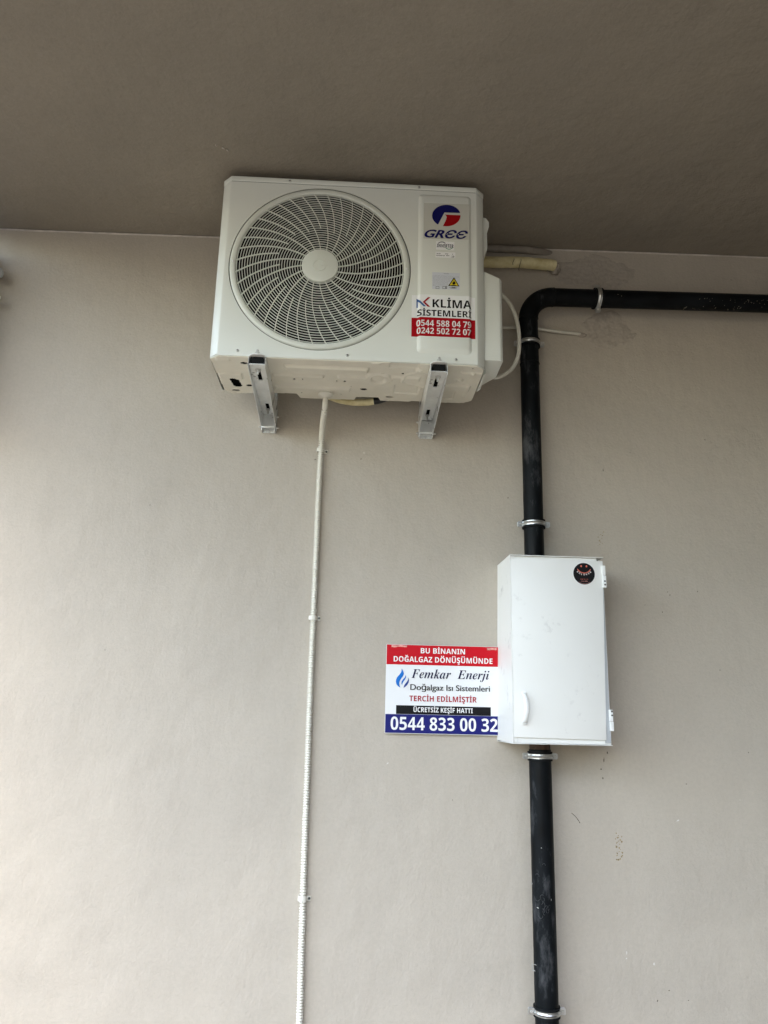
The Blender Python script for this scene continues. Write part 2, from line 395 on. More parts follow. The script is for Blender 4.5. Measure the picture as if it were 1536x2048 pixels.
marks([(1253.5, 1906, 1.4, 7, 0, .3), (1253, 1917, 3, 2, 0, .5), (1308, 1928, 4, 4, .4, .5), (1356, 1641, 6, 2.5, .4, .4), (775, 1527, 5, 1.6, .6, .4), (728, 906, 2, 4, .3, .4), (1480, 1600, 1.5, 1.5, 0, .3)],
      M['mark_white'], "paint_fleck", "scattered white paint flecks")

ceil_t = empty("ceiling_slab", (0, -1.6, 3.377), "dark taupe painted ceiling slab overhanging the wall above the air conditioner", "ceiling")
CX0, CX1, CYL, CYR = -1.58, 2.4, -2.5, -3.0   # unseen outer edge set askew to shape the light on the wall
bm = bmesh.new(); q = []
for x_, y_ in ((CX0, CYL), (CX1, CYR), (CX1, 0), (CX0, 0)): q.append(bm.verts.new((x_, y_ if y_ else -.0005, ceil_z(x_) + .035 * y_)))
t_ = [bm.verts.new((v.co.x, v.co.y, 3.65)) for v in q]
bm.faces.new(q[::-1]); bm.faces.new(t_)
for i in range(4): bm.faces.new((q[i], q[(i + 1) % 4], t_[(i + 1) % 4], t_[i]))
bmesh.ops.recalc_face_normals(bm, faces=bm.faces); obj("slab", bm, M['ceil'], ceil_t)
bm = bmesh.new()
for px, py, w in ((447, 297, 4), (455, 301, 3), (432, 291, 3)):
    a = PZ(px, py, 3.35); prism(bm, [(a.x - .004 * w / 3, a.y - .002), (a.x, a.y - .003), (a.x + .004 * w / 3, a.y + .001), (a.x, a.y + .002)], 3.3485, 3.354, 'z')
obj("paint_fleck", bm, M['edge'], ceil_t)
side_t = empty("added_side_wall", (2.3, -1.5, 0), "dark brown wall added unseen on the right to keep that side dim", "wall")
bm = bmesh.new(); box(bm, 2.15, 2.4, -2.9, -.002, 0, 3.37); obj("wall_face", bm, mat("dark_side_plaster", (.10, .085, .07), .8, var=.1, vscale=4), side_t)  # added wall, coloured dark to cut bounce light

# plain building added unseen behind the viewer to hide the low sky
ob = empty("sky_blocking_building", (9, -15, 0), "plain unseen building added behind the viewer to block low sky light", "building")
bm = bmesh.new(); box(bm, -1.5, 18, -22, -12, 0, 7.1)
obj("wall", bm, M['opposite'], ob)
for i in range(7):
    for k in range(2):
        bm = bmesh.new(); box(bm, -.6 + i * 2.5, .6 + i * 2.5, -12.02, -11.9, 1.2 + k * 2.8, 2.6 + k * 2.8); obj("window", bm, M['window'], ob)

# ------------------------------------------------------------------ air conditioner
YF = -.430                                       # front sheet
AX0, AX1 = -.487, .422; ZB, ZT = 2.655, 3.327
CH = .030                                        # corner chamfer
ac = empty("air_conditioner", (-.03, -.27, 2.645), "off-white outdoor air conditioner unit with round fan grille, on two steel brackets", "air conditioner")
LIP = 3.306
FCX, FCZ, FR = -.1385, 2.988, .3065              # fan opening
def plan(off=0.0, back=-.13):
    return [(AX0 + CH - off * .4, YF - off), (AX1 - CH + off * .4, YF - off), (AX1 + off, YF + CH - off * .4), (AX1 + off, back), (AX0 - off, back), (AX0 - off, YF + CH - off * .4)]
# front panel: sheet with a round hole, chamfered corners folded back
bm = bmesh.new()
x0, x1 = AX0 + CH, AX1 - CH
outer = [bm.verts.new((x_, YF, z_)) for x_, z_ in ((x0, ZB), (x1, ZB), (x1, LIP), (x0, LIP))]
NS = 96
hole = [bm.verts.new((FCX + FR * math.cos(2 * PI * i / NS), YF, FCZ + FR * math.sin(2 * PI * i / NS))) for i in range(NS)]
ed = [bm.edges.new((outer[i], outer[(i + 1) % 4])) for i in range(4)] + [bm.edges.new((hole[i], hole[(i + 1) % NS])) for i in range(NS)]
bmesh.ops.triangle_fill(bm, edges=ed, use_beauty=True)
for f in [f for f in bm.faces if (f.calc_center_median() - Vector((FCX, YF, FCZ))).length < FR * .97 and all(abs((v.co - Vector((FCX, YF, FCZ))).length - FR) < 1e-4 for v in f.verts)]: bm.faces.remove(f)
hb = [bm.verts.new((v.co.x, YF + .012, v.co.z)) for v in hole]
for i in range(NS): bm.faces.new((hole[i], hole[(i + 1) % NS], hb[(i + 1) % NS], hb[i]))
for s, xa, xb in ((1, x0, AX0), (-1, x1, AX1)):
    # a soft fold: three strips from the front sheet to the side
    prof = [(xa, YF), (xa - s * .004, YF + .0012), (xb + s * .004, YF + CH - .006), (xb, YF + CH - .001), (xb, YF + CH + .03)]
    col_ = [[bm.verts.new((p[0], p[1], z_)) for z_ in (ZB, LIP)] for p in prof]
    for a_, b_ in zip(col_, col_[1:]): bm.faces.new((a_[0], b_[0], b_[1], a_[1]))
bmesh.ops.remove_doubles(bm, verts=bm.verts, dist=1e-5)
# folded hem under the front sheet
prism(bm, [(x0, YF), (x1, YF), (AX1, YF + CH), (AX1 - .006, YF + CH + .002), (x1 - .002, YF + .008), (x0 + .002, YF + .008), (AX0 + .006, YF + CH + .002), (AX0, YF + CH)], ZB - .003, ZB - .0002, 'z')
front = obj("front_panel", bm, M['case'], ac); autosmooth(front, 50)
# service panel: pressed bulge on the right
SX0, SX1, SZ0, SZ1, SD = P(833, 700, YF).x, P(944, 700, YF).x, 2.686, 3.291, .008
bm = bmesh.new()
b0 = rrect(SX0, SX1, SZ0, SZ1, .014); b1 = rrect(SX0 + .002, SX1 - .002, SZ0 + .004, SZ1 - .002, .013); b2 = rrect(SX0 + .009, SX1 - .009, SZ0 + .013, SZ1 - .010, .010); b3 = rrect(SX0 + .013, SX1 - .013, SZ0 + .017, SZ1 - .014, .008)
rings = [[bm.verts.new((p[0], y_, p[1])) for p in b] for b, y_ in ((b0, YF + .001), (b1, YF - .0012), (b2, YF - SD + .0012), (b3, YF - SD))]
for A, B in zip(rings, rings[1:]):
    for i in range(len(A)): bm.faces.new((A[i], A[(i + 1) % len(A)], B[(i + 1) % len(A)], B[i]))
bm.faces.new(rings[-1]); bmesh.ops.recalc_face_normals(bm, faces=bm.faces)
svc = autosmooth(obj("service_panel", bm, M['case'], ac), 60)
# casing behind: sides, back and a black block standing in for the unlit inside
bm = bmesh.new()
pl = plan(0)
for A, B in (((AX1 - .0005, YF + CH + .02), (AX1 - .0005, -.13)), ((AX1 - .0005, -.13), (AX0 + .0005, -.13)), ((AX0 + .0005, -.13), (AX0 + .0005, YF + CH + .02))):
    f = [bm.verts.new((A[0], A[1], ZB)), bm.verts.new((B[0], B[1], ZB)), bm.verts.new((B[0], B[1], LIP)), bm.verts.new((A[0], A[1], LIP))]; bm.faces.new(f)
obj("casing", bm, M['case'], ac)
bm = bmesh.new(); box(bm, AX0 + .004, AX1 - .004, YF + .075, -.135, ZB + .0008, LIP - .004); box(bm, AX0 + .04, AX1 - .04, YF + .02, YF + .074, ZB + .0008, ZB + .02)
obj("inner_shade_block", bm, M['dark'], ac)
# top cover with its lip
bm = bmesh.new(); prism(bm, plan(.0018), LIP + .0026, ZT, 'z', bev=.0022)
autosmooth(obj("top_cover", bm, M['case'], ac), 40)
bm = bmesh.new(); prism(bm, plan(-.002), LIP - .002, LIP + .003, 'z'); obj("cover_seam_shade", bm, M['seam'], ac)  # dark strip painting the shade in the seam under the cover
# fan shroud, fan
bm = bmesh.new()
lathe(bm, [(.3062, 0), (.296, .02), (.292, .065), (0, .066)], (FCX, YF + .004, FCZ), (0, 1, 0), 64); obj("fan_shroud", bm, M['dark'], ac, smooth=True)  # shroud coloured black to carry the shade behind the grille
bm = bmesh.new()
lathe(bm, [(0, 0), (.035, .002), (.05, .012), (.052, .03)], (FCX, YF + .03, FCZ), (0, 1, 0), 32)
for k in range(3):
    g = {}
    for i in range(9):
        for j in range(9):
            r = .05 + .23 * i / 8; a = R(120 * k + 20 * i / 8 + (30 + 62 * (i / 8) ** .6) * j / 8)
            g[i, j] = bm.verts.new((FCX + r * math.cos(a), YF + .032 + .028 * j / 8 - .004 * i / 8, FCZ + r * math.sin(a)))
    for i in range(8):
        for j in range(8): bm.faces.new((g[i, j], g[i + 1, j], g[i + 1, j + 1], g[i, j + 1]))
obj("fan", bm, M['blade'], ac, smooth=True)
# grille: concentric fins crossed by spiral spokes in one round frame
bm = bmesh.new()
def ring(bm, r, w, y0, y1, seg=144):
    A = []
    for i in range(seg):
        t = 2 * PI * i / seg; c, s = math.cos(t), math.sin(t)
        A.append([bm.verts.new((FCX + q * c, y_, FCZ + q * s)) for q, y_ in ((r - w / 2, y1), (r - w / 2 * .8, y0), (r + w / 2 * .8, y0), (r + w / 2, y1))])
    for i in range(seg):
        a, b = A[i], A[(i + 1) % seg]
        for k in range(4): bm.faces.new((a[k], b[k], b[(k + 1) % 4], a[(k + 1) % 4]))
NR = 25
def dome(r): return -.007 * (1 - (r / .29) ** 2)         # the grille bulges a little towards the viewer
for i in range(NR):
    r = .0665 + i * (.2795 - .0665) / (NR - 1); ring(bm, r, .0023, YF - .001 + dome(r), YF + .0016 + dome(r))
for k in range(40):
    r0 = .058 if k % 2 == 0 else .060 + .075 + (.01 if k % 4 == 1 else 0); A = []; m_ = 26
    for i in range(m_ + 1):
        r = r0 + (.288 - r0) * i / m_
        a = R(360 / 40 * k + 25 * ((r - .058) / .23) ** .92)
        da = (25 / .23) * PI / 180 * r; tn = Vector((math.cos(a) - math.sin(a) * da, 0, math.sin(a) + math.cos(a) * da)).normalized()
        nn_ = Vector((-tn.z, 0, tn.x)); w = .0026 + .0004 * i / m_; p = Vector((FCX + r * math.cos(a), 0, FCZ + r * math.sin(a)))
        A.append([bm.verts.new((p.x + nn_.x * s * w / 2, y_ + dome(r), p.z + nn_.z * s * w / 2)) for s, y_ in ((-1, YF + .003), (-.8, YF - .0022), (.8, YF - .0022), (1, YF + .003))])
    for a_, b_ in zip(A, A[1:]):
        for q in range(4): bm.faces.new((a_[q], b_[q], b_[(q + 1) % 4], a_[(q + 1) % 4]))
    bm.faces.new(A[0]); bm.faces.new(A[-1][::-1])
bmesh.ops.recalc_face_normals(bm, faces=bm.faces)
obj("fan_grille", bm, M['grille'], ac)
bm = bmesh.new()
lathe(bm, [(.2825, .010), (.2825, .000), (.2845, -.0035), (.2885, -.0045), (.296, -.0042), (.301, -.0022), (.3035, .0015), (.3035, .010)], (FCX, YF, FCZ), (0, 1, 0), 144)
gf = obj("grille_frame", bm, M['grille'], ac, smooth=True)
bm = bmesh.new(); lathe(bm, [(.3036, .0035), (.3068, .0035)], (FCX, YF, FCZ), (0, 1, 0), 96); obj("frame_groove_shade", bm, M['seam'], ac)  # dark ring painting the shade round the frame
bm = bmesh.new(); lathe(bm, [(.0615, .006), (.0615, -.002), (.0600, -.0045), (.057, -.0055), (0, -.006)], (FCX, YF - .007, FCZ), (0, 1, 0), 64)
hub = autosmooth(obj("grille_hub", bm, M['hub'], ac), 40)
# the raised mark on the hub: an open ring with a bar
bm = bmesh.new(); A = []
for i in range(41):
    t = R(25 + 310 * i / 40); A.append([bm.verts.new((FCX - .002 + q * math.cos(t) * 1.05, y_, FCZ + q * math.sin(t))) for q, y_ in ((.0185, YF - .0125), (.019, YF - .0146), (.0215, YF - .0146), (.022, YF - .0125))])
for a_, b_ in zip(A, A[1:]):
    for q in range(3): bm.faces.new((a_[q], b_[q], b_[q + 1], a_[q + 1]))
box(bm, FCX, FCX + .027, YF - .0146, YF - .0125, FCZ - .0005, FCZ + .003)
o = obj("emblem", bm, M['grille'], hub)
# base pan: pressed sheet with troughs, ridges and holes
def inpoly(x, y, L):
    c = False; j = len(L) - 1
    for i in range(len(L)):
        if (L[i][1] > y) != (L[j][1] > y) and x < (L[j][0] - L[i][0]) * (y - L[i][1]) / (L[j][1] - L[i][1]) + L[i][0]: c = not c
        j = i
    return c
ol = [(AX0 + CH, YF + .002), (AX1 - CH, YF + .002), (AX1 - .002, YF + CH), (.418, -.135), (.392, -.112), (.312, -.108), (.30, -.112), (.20, -.112), (.192, -.106), (.085, -.105), (.076, -.133),
      (-.003, -.131), (-.008, -.102), (-.208, -.100), (-.220, -.140), (-.455, -.140), (-.458, -.118), (-.478, -.146), (AX0 + .002, YF + CH)]
ol[15] = (-.30, -.138); ol[16] = (-.455, -.120)
def sm(d, w=.006):
    t = max(0, min(1, d / w)); return t * t * (3 - 2 * t)
def rb(x, y, x0, x1, y0, y1, w=.008): return sm(min(x - x0, x1 - x, y - y0, y1 - y) + w / 2, w)
PB = {}
def pq(px, py): q = PZ(px, py, 2.648); return q.x, q.y
def prect(ax, ay, bx, by):
    a = pq(ax, ay); b = pq(bx, by); return min(a[0], b[0]), max(a[0], b[0]), min(a[1], b[1]), max(a[1], b[1])
ridges = [(prect(569, 729, 736, 743), .007), (prect(546, 747, 647, 755), .005), (prect(676, 751, 731, 759), .005), (prect(551, 770, 700, 782), .005), (prect(437, 744, 486, 757), .005),
          (prect(430, 716, 460, 722), .003), (prect(783, 752, 838, 763), .005), (prect(781, 724, 836, 738), -.005), (prect(790, 771, 835, 789), -.005), (prect(888, 768, 936, 780), .006), (prect(922, 744, 949, 748), .004),
          (prect(944, 745, 950, 795), .003), (prect(884, 782, 904, 799), -.005), (prect(744, 726, 760, 729), .003)]
ring_c = pq(757, 757); bosses = [pq(838.4, 742), pq(919, 761), pq(837, 777)]
def pan_h(x, y):
    h = 0
    for (a, b, c, d), k in ridges: h += k * 1.5 * rb(x, y, a, b, c, d, .008)
    r = math.hypot((x - ring_c[0]) * 1.15, y - ring_c[1]); h += .008 * sm(.012 - abs(r - .040) + .004, .010) * (1 if y > ring_c[1] - .03 else sm(y - ring_c[1] + .045, .02))
    for c in bosses:
        r = math.hypot(x - c[0], y - c[1]); h += .006 * sm(.0155 - r, .007) - .004 * sm(.006 - r, .004)
    c = pq(838, 760); r = math.hypot(x - c[0], y - c[1]); h += .004 * sm(.006 - abs(r - .058), .006)
    return max(h, -.0045)
holes = [(*pq(488, 727), .013, .008), (*pq(499, 771.5), .012, .009), (*pq(472, 781), .0135, .0075), (*pq(727, 779.2), .0125, .009), (*pq(778.4, 794.8), .0135, .010), (*pq(689.5, 763.5), .0042, .0062),
         (*pq(673.4, 762.8), .0025, .005), (*pq(765, 747), .006, .002), (*pq(806, 748), .004, .006), (*pq(805, 770.6), .0025, .0065), (*pq(588.4, 759), .0045, .006), (*pq(605, 759), .0025, .005),
         (*pq(702, 773.5), .0025, .003), (*pq(946, 738), .0035, .0028), (*pq(552, 753), .002, .003), (*pq(603.5, 786), .002, .004), (*pq(682, 789), .002, .004)]
sa, sb = pq(466.5, 757), pq(475.5, 771)
bm = bmesh.new(); st = .0025; g = {}
nx = int((AX1 - AX0) / st); ny = int((-.098 - YF) / st)
for i in range(nx + 1):
    for j in range(ny + 1):
        x_, y_ = AX0 + i * st, YF + .001 + j * st
        if inpoly(x_, y_, ol): g[i, j] = bm.verts.new((x_, y_, 2.649 - pan_h(x_, y_)))
for i in range(nx):
    for j in range(ny):
        if not all(k in g for k in ((i, j), (i + 1, j), (i + 1, j + 1), (i, j + 1))): continue
        cx, cy = AX0 + (i + .5) * st, YF + .001 + (j + .5) * st
        if any(((cx - a) / rx) ** 2 + ((cy - b) / ry) ** 2 < 1 for a, b, rx, ry in holes): continue
        t = max(0, min(1, ((cx - sa[0]) * (sb[0] - sa[0]) + (cy - sa[1]) * (sb[1] - sa[1])) / ((sb[0] - sa[0]) ** 2 + (sb[1] - sa[1]) ** 2)))
        if math.hypot(cx - sa[0] - t * (sb[0] - sa[0]), cy - sa[1] - t * (sb[1] - sa[1])) < .0155: continue
        bm.faces.new((g[i, j], g[i, j + 1], g[i + 1, j + 1], g[i + 1, j]))
for v in [v for v in bm.verts if not v.link_faces]: bm.verts.remove(v)
be = [e for e in bm.edges if len(e.link_faces) == 1]
ex = bmesh.ops.extrude_edge_only(bm, edges=be); vs = [v for v in ex['geom'] if isinstance(v, bmesh.types.BMVert)]
for v in vs:
    x_, y_ = v.co.x, v.co.y
    inner = any(((x_ - a) / (rx + .005)) ** 2 + ((y_ - b) / (ry + .005)) ** 2 < 1 for a, b, rx, ry in holes) or (abs(x_ - sa[0]) < .03 and sa[1] - .02 < y_ < sb[1] + .02)
    v.co.z = max(v.co.z + .0012, 2.6505) if inner and y_ < -.14 else 2.664
pan = autosmooth(obj("base_pan", bm, M['pan'], ac), 50)
# folded flange low on the right, seen edge-on
bm = bmesh.new(); prism(bm, [(.4235, -.36), (.431, -.372), (.4335, -.24), (.4245, -.215)], 2.650, 2.668, 'z'); obj("side_flange", bm, M['case'], ac)
# valve cover
bm = bmesh.new(); b = bmesh.new()
vp = [(.4225, -.392), (.478, -.392), (.488, -.382), (.488, -.255), (.452, -.185), (.4225, -.185)]
A = [b.verts.new((x_, y_, 2.690)) for x_, y_ in vp]
B = [b.verts.new((x_, y_, 3.026 - (x_ - .4225) * .45)) for x_, y_ in vp]
b.faces.new(A); b.faces.new(B[::-1])
for i in range(6): b.faces.new((A[(i + 1) % 6], A[i], B[i], B[(i + 1) % 6]))
bmesh.ops.recalc_face_normals(b, faces=b.faces); bmesh.ops.bevel(b, geom=b.edges[:], offset=.004, segments=2, profile=.5, affect='EDGES'); add(bm, b)
autosmooth(obj("valve_cover", bm, M['case'], ac), 40)
# hand hold high on the right side
bm = bmesh.new(); z1 = P(975, 440, -.36).z; z0 = P(975, 516, -.36).z; b = bmesh.new()
pr = [(.4222, z1), (.437, z1 - .002), (.447, z1 - .018), (.4475, z1 - .036), (.440, z1 - .062), (.4405, z0 + .030), (.4395, z0 + .022), (.431, z0 + .004), (.4222, z0 - .012)]
prism(bm, pr, -.375, -.29, bev=.002); obj("hand_hold", bm, M['case'], ac)
# screws of the unit
def screw(bm, c, ax, r=.0042, h=.003):
    lathe(bm, [(r * 1.25, 0), (r * 1.25, h * .25), (r, h * .3), (r, h * .8), (r * .8, h), (0, h)], c, ax, 12)
for px, py in ((475, 701), (694.5, 711), (912, 719.5), (580, 366), (838, 378.5)):
    bm = bmesh.new(); top = py < 400; a = P(px, py, YF); screw(bm, (a.x, YF - (.0018 if top else 0), a.z if not top else 3.316), (0, -1, 0)); s = obj("screw", bm, M['zinc'], ac)
    bm = bmesh.new(); box(bm, a.x - .0006, a.x + .0006, YF - .0052, YF - .0048, (3.316 if top else a.z) - .0026, (3.316 if top else a.z) + .0026)
    box(bm, a.x - .0026, a.x + .0026, YF - .0054, YF - .0050, (3.316 if top else a.z) - .0006, (3.316 if top else a.z) + .0006); obj("cross_slot", bm, M['seam'], s)
for s_ in (-1, 1):
    bm = bmesh.new(); screw(bm, (FCX + s_ * .2915, YF - .003, FCZ + .006), (0, -1, 0), .0032, .004); obj("screw", bm, M['steel'], ac)
# stickers ----------------------------------------------------------
YS = YF - SD
def child_sheet(name, px, m, parent, y, rr=None):
    pts = pxz(px, y); return obj(name, sheet(pts, y), m, parent)
ls = child_sheet("maker_sticker", [(848, 406), (938.5, 409), (938, 480), (847, 477)], M['film'], ac, YS - .0001)
YL = YS - .0007
def ell(cx, cy, rx, ry, t0, t1, k=28): return [(cx + rx * math.cos(R(t0 + (t1 - t0) * i / k)), cy - ry * math.sin(R(t0 + (t1 - t0) * i / k))) for i in range(k + 1)]
bl = [(888.8, 425), (919.6, 426)] + ell(892.8, 431.5, 28.6, 21.8, 17, 233) + [(876.6, 448.2), (884, 434)]
obj("round_mark", sheet(pxz(bl, YL), YL), M['logo_blue'], ls)
rd = [(889.2, 429.3), (921, 430.6)] + ell(893.3, 431.2, 27.8, 21.4, -2, -98, 16)[1:] + [(885.7, 452.4), (888, 448), (892, 440), (893.4, 434.5), (892, 431)]
obj("round_mark", sheet(pxz(rd, YL), YL), M['logo_red'], ls)
bm = bmesh.new(); ptext(bm, "GR\u0404\u0404", (849, 458.5, 474.5), 935.5, YL - .0003, off=.022, shear=.38, weight=.0006); obj("lettering", bm, M['logo_blue'], ls)
ls = child_sheet("inverter_label", [(872.2, 482.3), (908.8, 484), (908.2, 501), (872, 499)], M['st_white'], ac, YS - .0001)
bm = bmesh.new(); ptext(bm, "INVERTER", (873.6, 487.6, 494.2), 907, YL, off=0, shear=.1, heavy=True)
def arc(bm, cx, cy, rx, ry, t0, t1, w, y, k=16):
    o1 = ell(cx, cy, rx, ry, t0, t1, k); i1 = [(a, b) for a, b in ell(cx, cy, rx - w, ry - w, t0, t1, k)]
    for i in range(k): prism(bm, pxz([o1[i], o1[i + 1], i1[i + 1], i1[i]], y), y, y - .0003)
arc(bm, 883.5, 488.6, 8, 5.2, 20, 160, 1.2, YL); obj("lettering", bm, M['sign_navy'], ls)
bm = bmesh.new(); arc(bm, 898.3, 493, 8, 6, 195, 345, 1.1, YL); obj("round_mark", bm, M['green'], ls)
ls = child_sheet("rating_label", [(871.2, 503.7), (910.7, 505.2), (910.4, 516.2), (871, 514.6)], M['st_white'], ac, YS - .0001)
bm = bmesh.new()
for s, xa, xb, t in (("AC 220", 873, 881, 505.8), ("50 Hz", 890.5, 896.5, 506.6), ("W", 904, 906, 507.6), ("R32 GWP 675", 873, 889.5, 509.7), ("IP24", 892.5, 898.5, 510), ("1.1kg", 903.5, 908.5, 511), ("t CO2", 902, 908.5, 513.2)):
    ptext(bm, s, (xa, t, t + 2), xb, YL, off=.02)
obj("lettering", bm, M['sign_black'], ls)
ls = child_sheet("warning_label", [(864.6, 544.4), (919.8, 546.4), (919, 580), (864.4, 577.8)], M['lilac'], ac, YS - .0001)
bm = bmesh.new(); ptext(bm, "WARNING", (887, 546.2, 547.8), 897.5, YL, off=.02)
words = ["read the manual before work", "keep away from open fire and heat sources", "service by trained staff only", "do not pierce or burn the", "refrigerant circuit of this", "unit and ventilate room",
         "use only the listed parts", "switch off the mains first", "no smoking near the", "gas is odourless and", "burns readily"]
for i, s in enumerate(words):
    yy = 550 + i * 2.05; ptext(bm, s, (865.8, yy, yy + 1.15), (918 if i < 2 else 913 if i == 2 else 900 if i < 6 else 896), YL, off=.0)
obj("lettering", bm, M['grey'], ls)
bm = bmesh.new(); prism(bm, pxz([(908, 554.5), (918.8, 572.8), (896.3, 571.9)], YL), YL, YL - .0002); tri = obj("hazard_triangle", bm, M['sign_black'], ls)
YT = YL - .0004
obj("triangle_fill", sheet(pxz([(908, 558), (916.2, 571.2), (899.3, 570.5)], YT), YT, .0002), M['yellow'], ls)
YT -= .0004
fl = [(907.8, 560.5), (909.2, 563.5), (911, 565), (910.6, 567.6), (908.5, 569.2), (906, 568.8), (904.6, 566.8), (905.4, 564.4), (906.6, 565)]
bm = bmesh.new(); prism(bm, pxz(fl, YT), YT, YT - .0002); prism(bm, pxz([(903, 569.8), (912, 570.1), (912, 570.8), (903, 570.5)], YT), YT, YT - .0002)
for a, b in ((871.5, 878), (885, 893.5)):
    for (u, v, w_, h_) in ((a, 573, b - a, .5), (a, 577, b - a, .5), (a, 573, .5, 4), (b, 573, .5, 4.5)): prism(bm, pxz([(u, v), (u + w_, v), (u + w_, v + h_), (u, v + h_)], YL), YL, YL - .0002)
prism(bm, pxz([(891, 573.6), (892.6, 573.6), (892.6, 577), (891, 577)], YL), YL - .0001, YL - .0004)
arc(bm, 907, 573.5, 9, 3.6, 200, 330, .7, YL); prism(bm, pxz([(903, 573.9), (911, 574.2), (911, 575.6), (903, 575.2)], YL), YL, YL - .0003)
obj("pictogram", bm, M['sign_black'], ls)
# dealer sticker that drapes over the pressed bulge
def drape(x, e):
    def s(a, b): t = max(0, min(1, (x - a) / (b - a))); return t
    return YF - SD * min(s(SX0 + .001, SX0 + .0095), 1 - s(SX1 - .0095, SX1 - .001)) - e
kx0, kx1 = P(823, 640, YF).x, P(950.3, 640, YF).x
xs_ = sorted({kx0, kx1, SX0 + .001, SX0 + .0095, SX1 - .0095, SX1 - .001, (SX0 + SX1) / 2})
def drape_sheet(z0, z1, e, m, name, parent):
    bm = bmesh.new(); A = [(bm.verts.new((x_, drape(x_, e), z0)), bm.verts.new((x_, drape(x_, e), z1)), bm.verts.new((x_, drape(x_, e - .0005), z1)), bm.verts.new((x_, drape(x_, e - .0005), z0))) for x_ in xs_]
    for a_, b_ in zip(A, A[1:]):
        for q in range(4): bm.faces.new((a_[q], b_[q], b_[(q + 1) % 4], a_[(q + 1) % 4]))
    bmesh.ops.recalc_face_normals(bm, faces=bm.faces)
    return obj(name, bm, m, parent)
zt, zm, zb_ = P(886, 590.5, YS).z, P(886, 636, YS).z, P(886, 674, YS).z
ds = drape_sheet(zb_, zt, .0006, M['st_white'], "dealer_sticker", ac)
drape_sheet(zb_ + .0006, zm, .0010, M['st_red'], "red_band", ds)
yf1 = lambda x: drape(x, .0015)
def dtext(bm, s, xa, xb, t, b, off, shear=0):
    a = P(xa, b, YS); tt = P(xa, t, YS); c = P(xb, b, YS); text(bm, s, a.x, c.x, a.z, tt.z - a.z, 0, off=off, yf=yf1, heavy=True, cuts=xs_[1:-1])
bm = bmesh.new(); dtext(bm, "KLİMA", 865, 943, 598.7, 614.7, .0); dtext(bm, "SİSTEMLERİ", 834.5, 943, 618.8, 631, .0); obj("lettering", bm, M['sign_black'], ds)
bm = bmesh.new(); dtext(bm, "0544 588 04 79", 832.8, 943, 639.2, 651.4, 0); dtext(bm, "0242 502 72 07", 833.5, 942.5, 654.6, 666.6, 0); obj("lettering", bm, M['text_white'], ds)
def dpoly(L, m, name):
    bm = bmesh.new(); pts = pxz([(810 + a / 10.24, 570 + b / 10.24) for a, b in L], YS); vs = [bm.verts.new((x_, 0, z_)) for x_, z_ in pts]
    bm.faces.new(vs); bmesh.ops.triangulate(bm, faces=bm.faces)
    for c in xs_[1:-1]: bmesh.ops.bisect_plane(bm, geom=bm.verts[:] + bm.edges[:] + bm.faces[:], plane_co=(c, 0, 0), plane_no=(1, 0, 0))
    for v in bm.verts: v.co.y = drape(v.co.x, .0015)
    return obj(name, bm, m, ds)
for L in ([(238, 262), (264, 290), (264, 448), (238, 450)], [(246, 262), (428, 440), (380, 440), (266, 328), (246, 300)]): dpoly(L, M['nk_blue'], "emblem")
for L in ([(470, 255), (522, 255), (412, 350), (362, 350)], [(362, 351), (412, 351), (518, 450), (468, 450)]): dpoly(L, M['text_red'], "emblem")
# drain connector under the pan
dc = PZ(651, 790, 2.640)
bm = bmesh.new(); lathe(bm, [(.026, .006), (.0275, .001), (.027, -.001), (.016, -.008), (.0095, -.012), (.009, -.030), (0, -.030)], dc, (0, 0, 1), 32)
drain = autosmooth(obj("drain_spout", bm, M['plastic'], ac), 40)

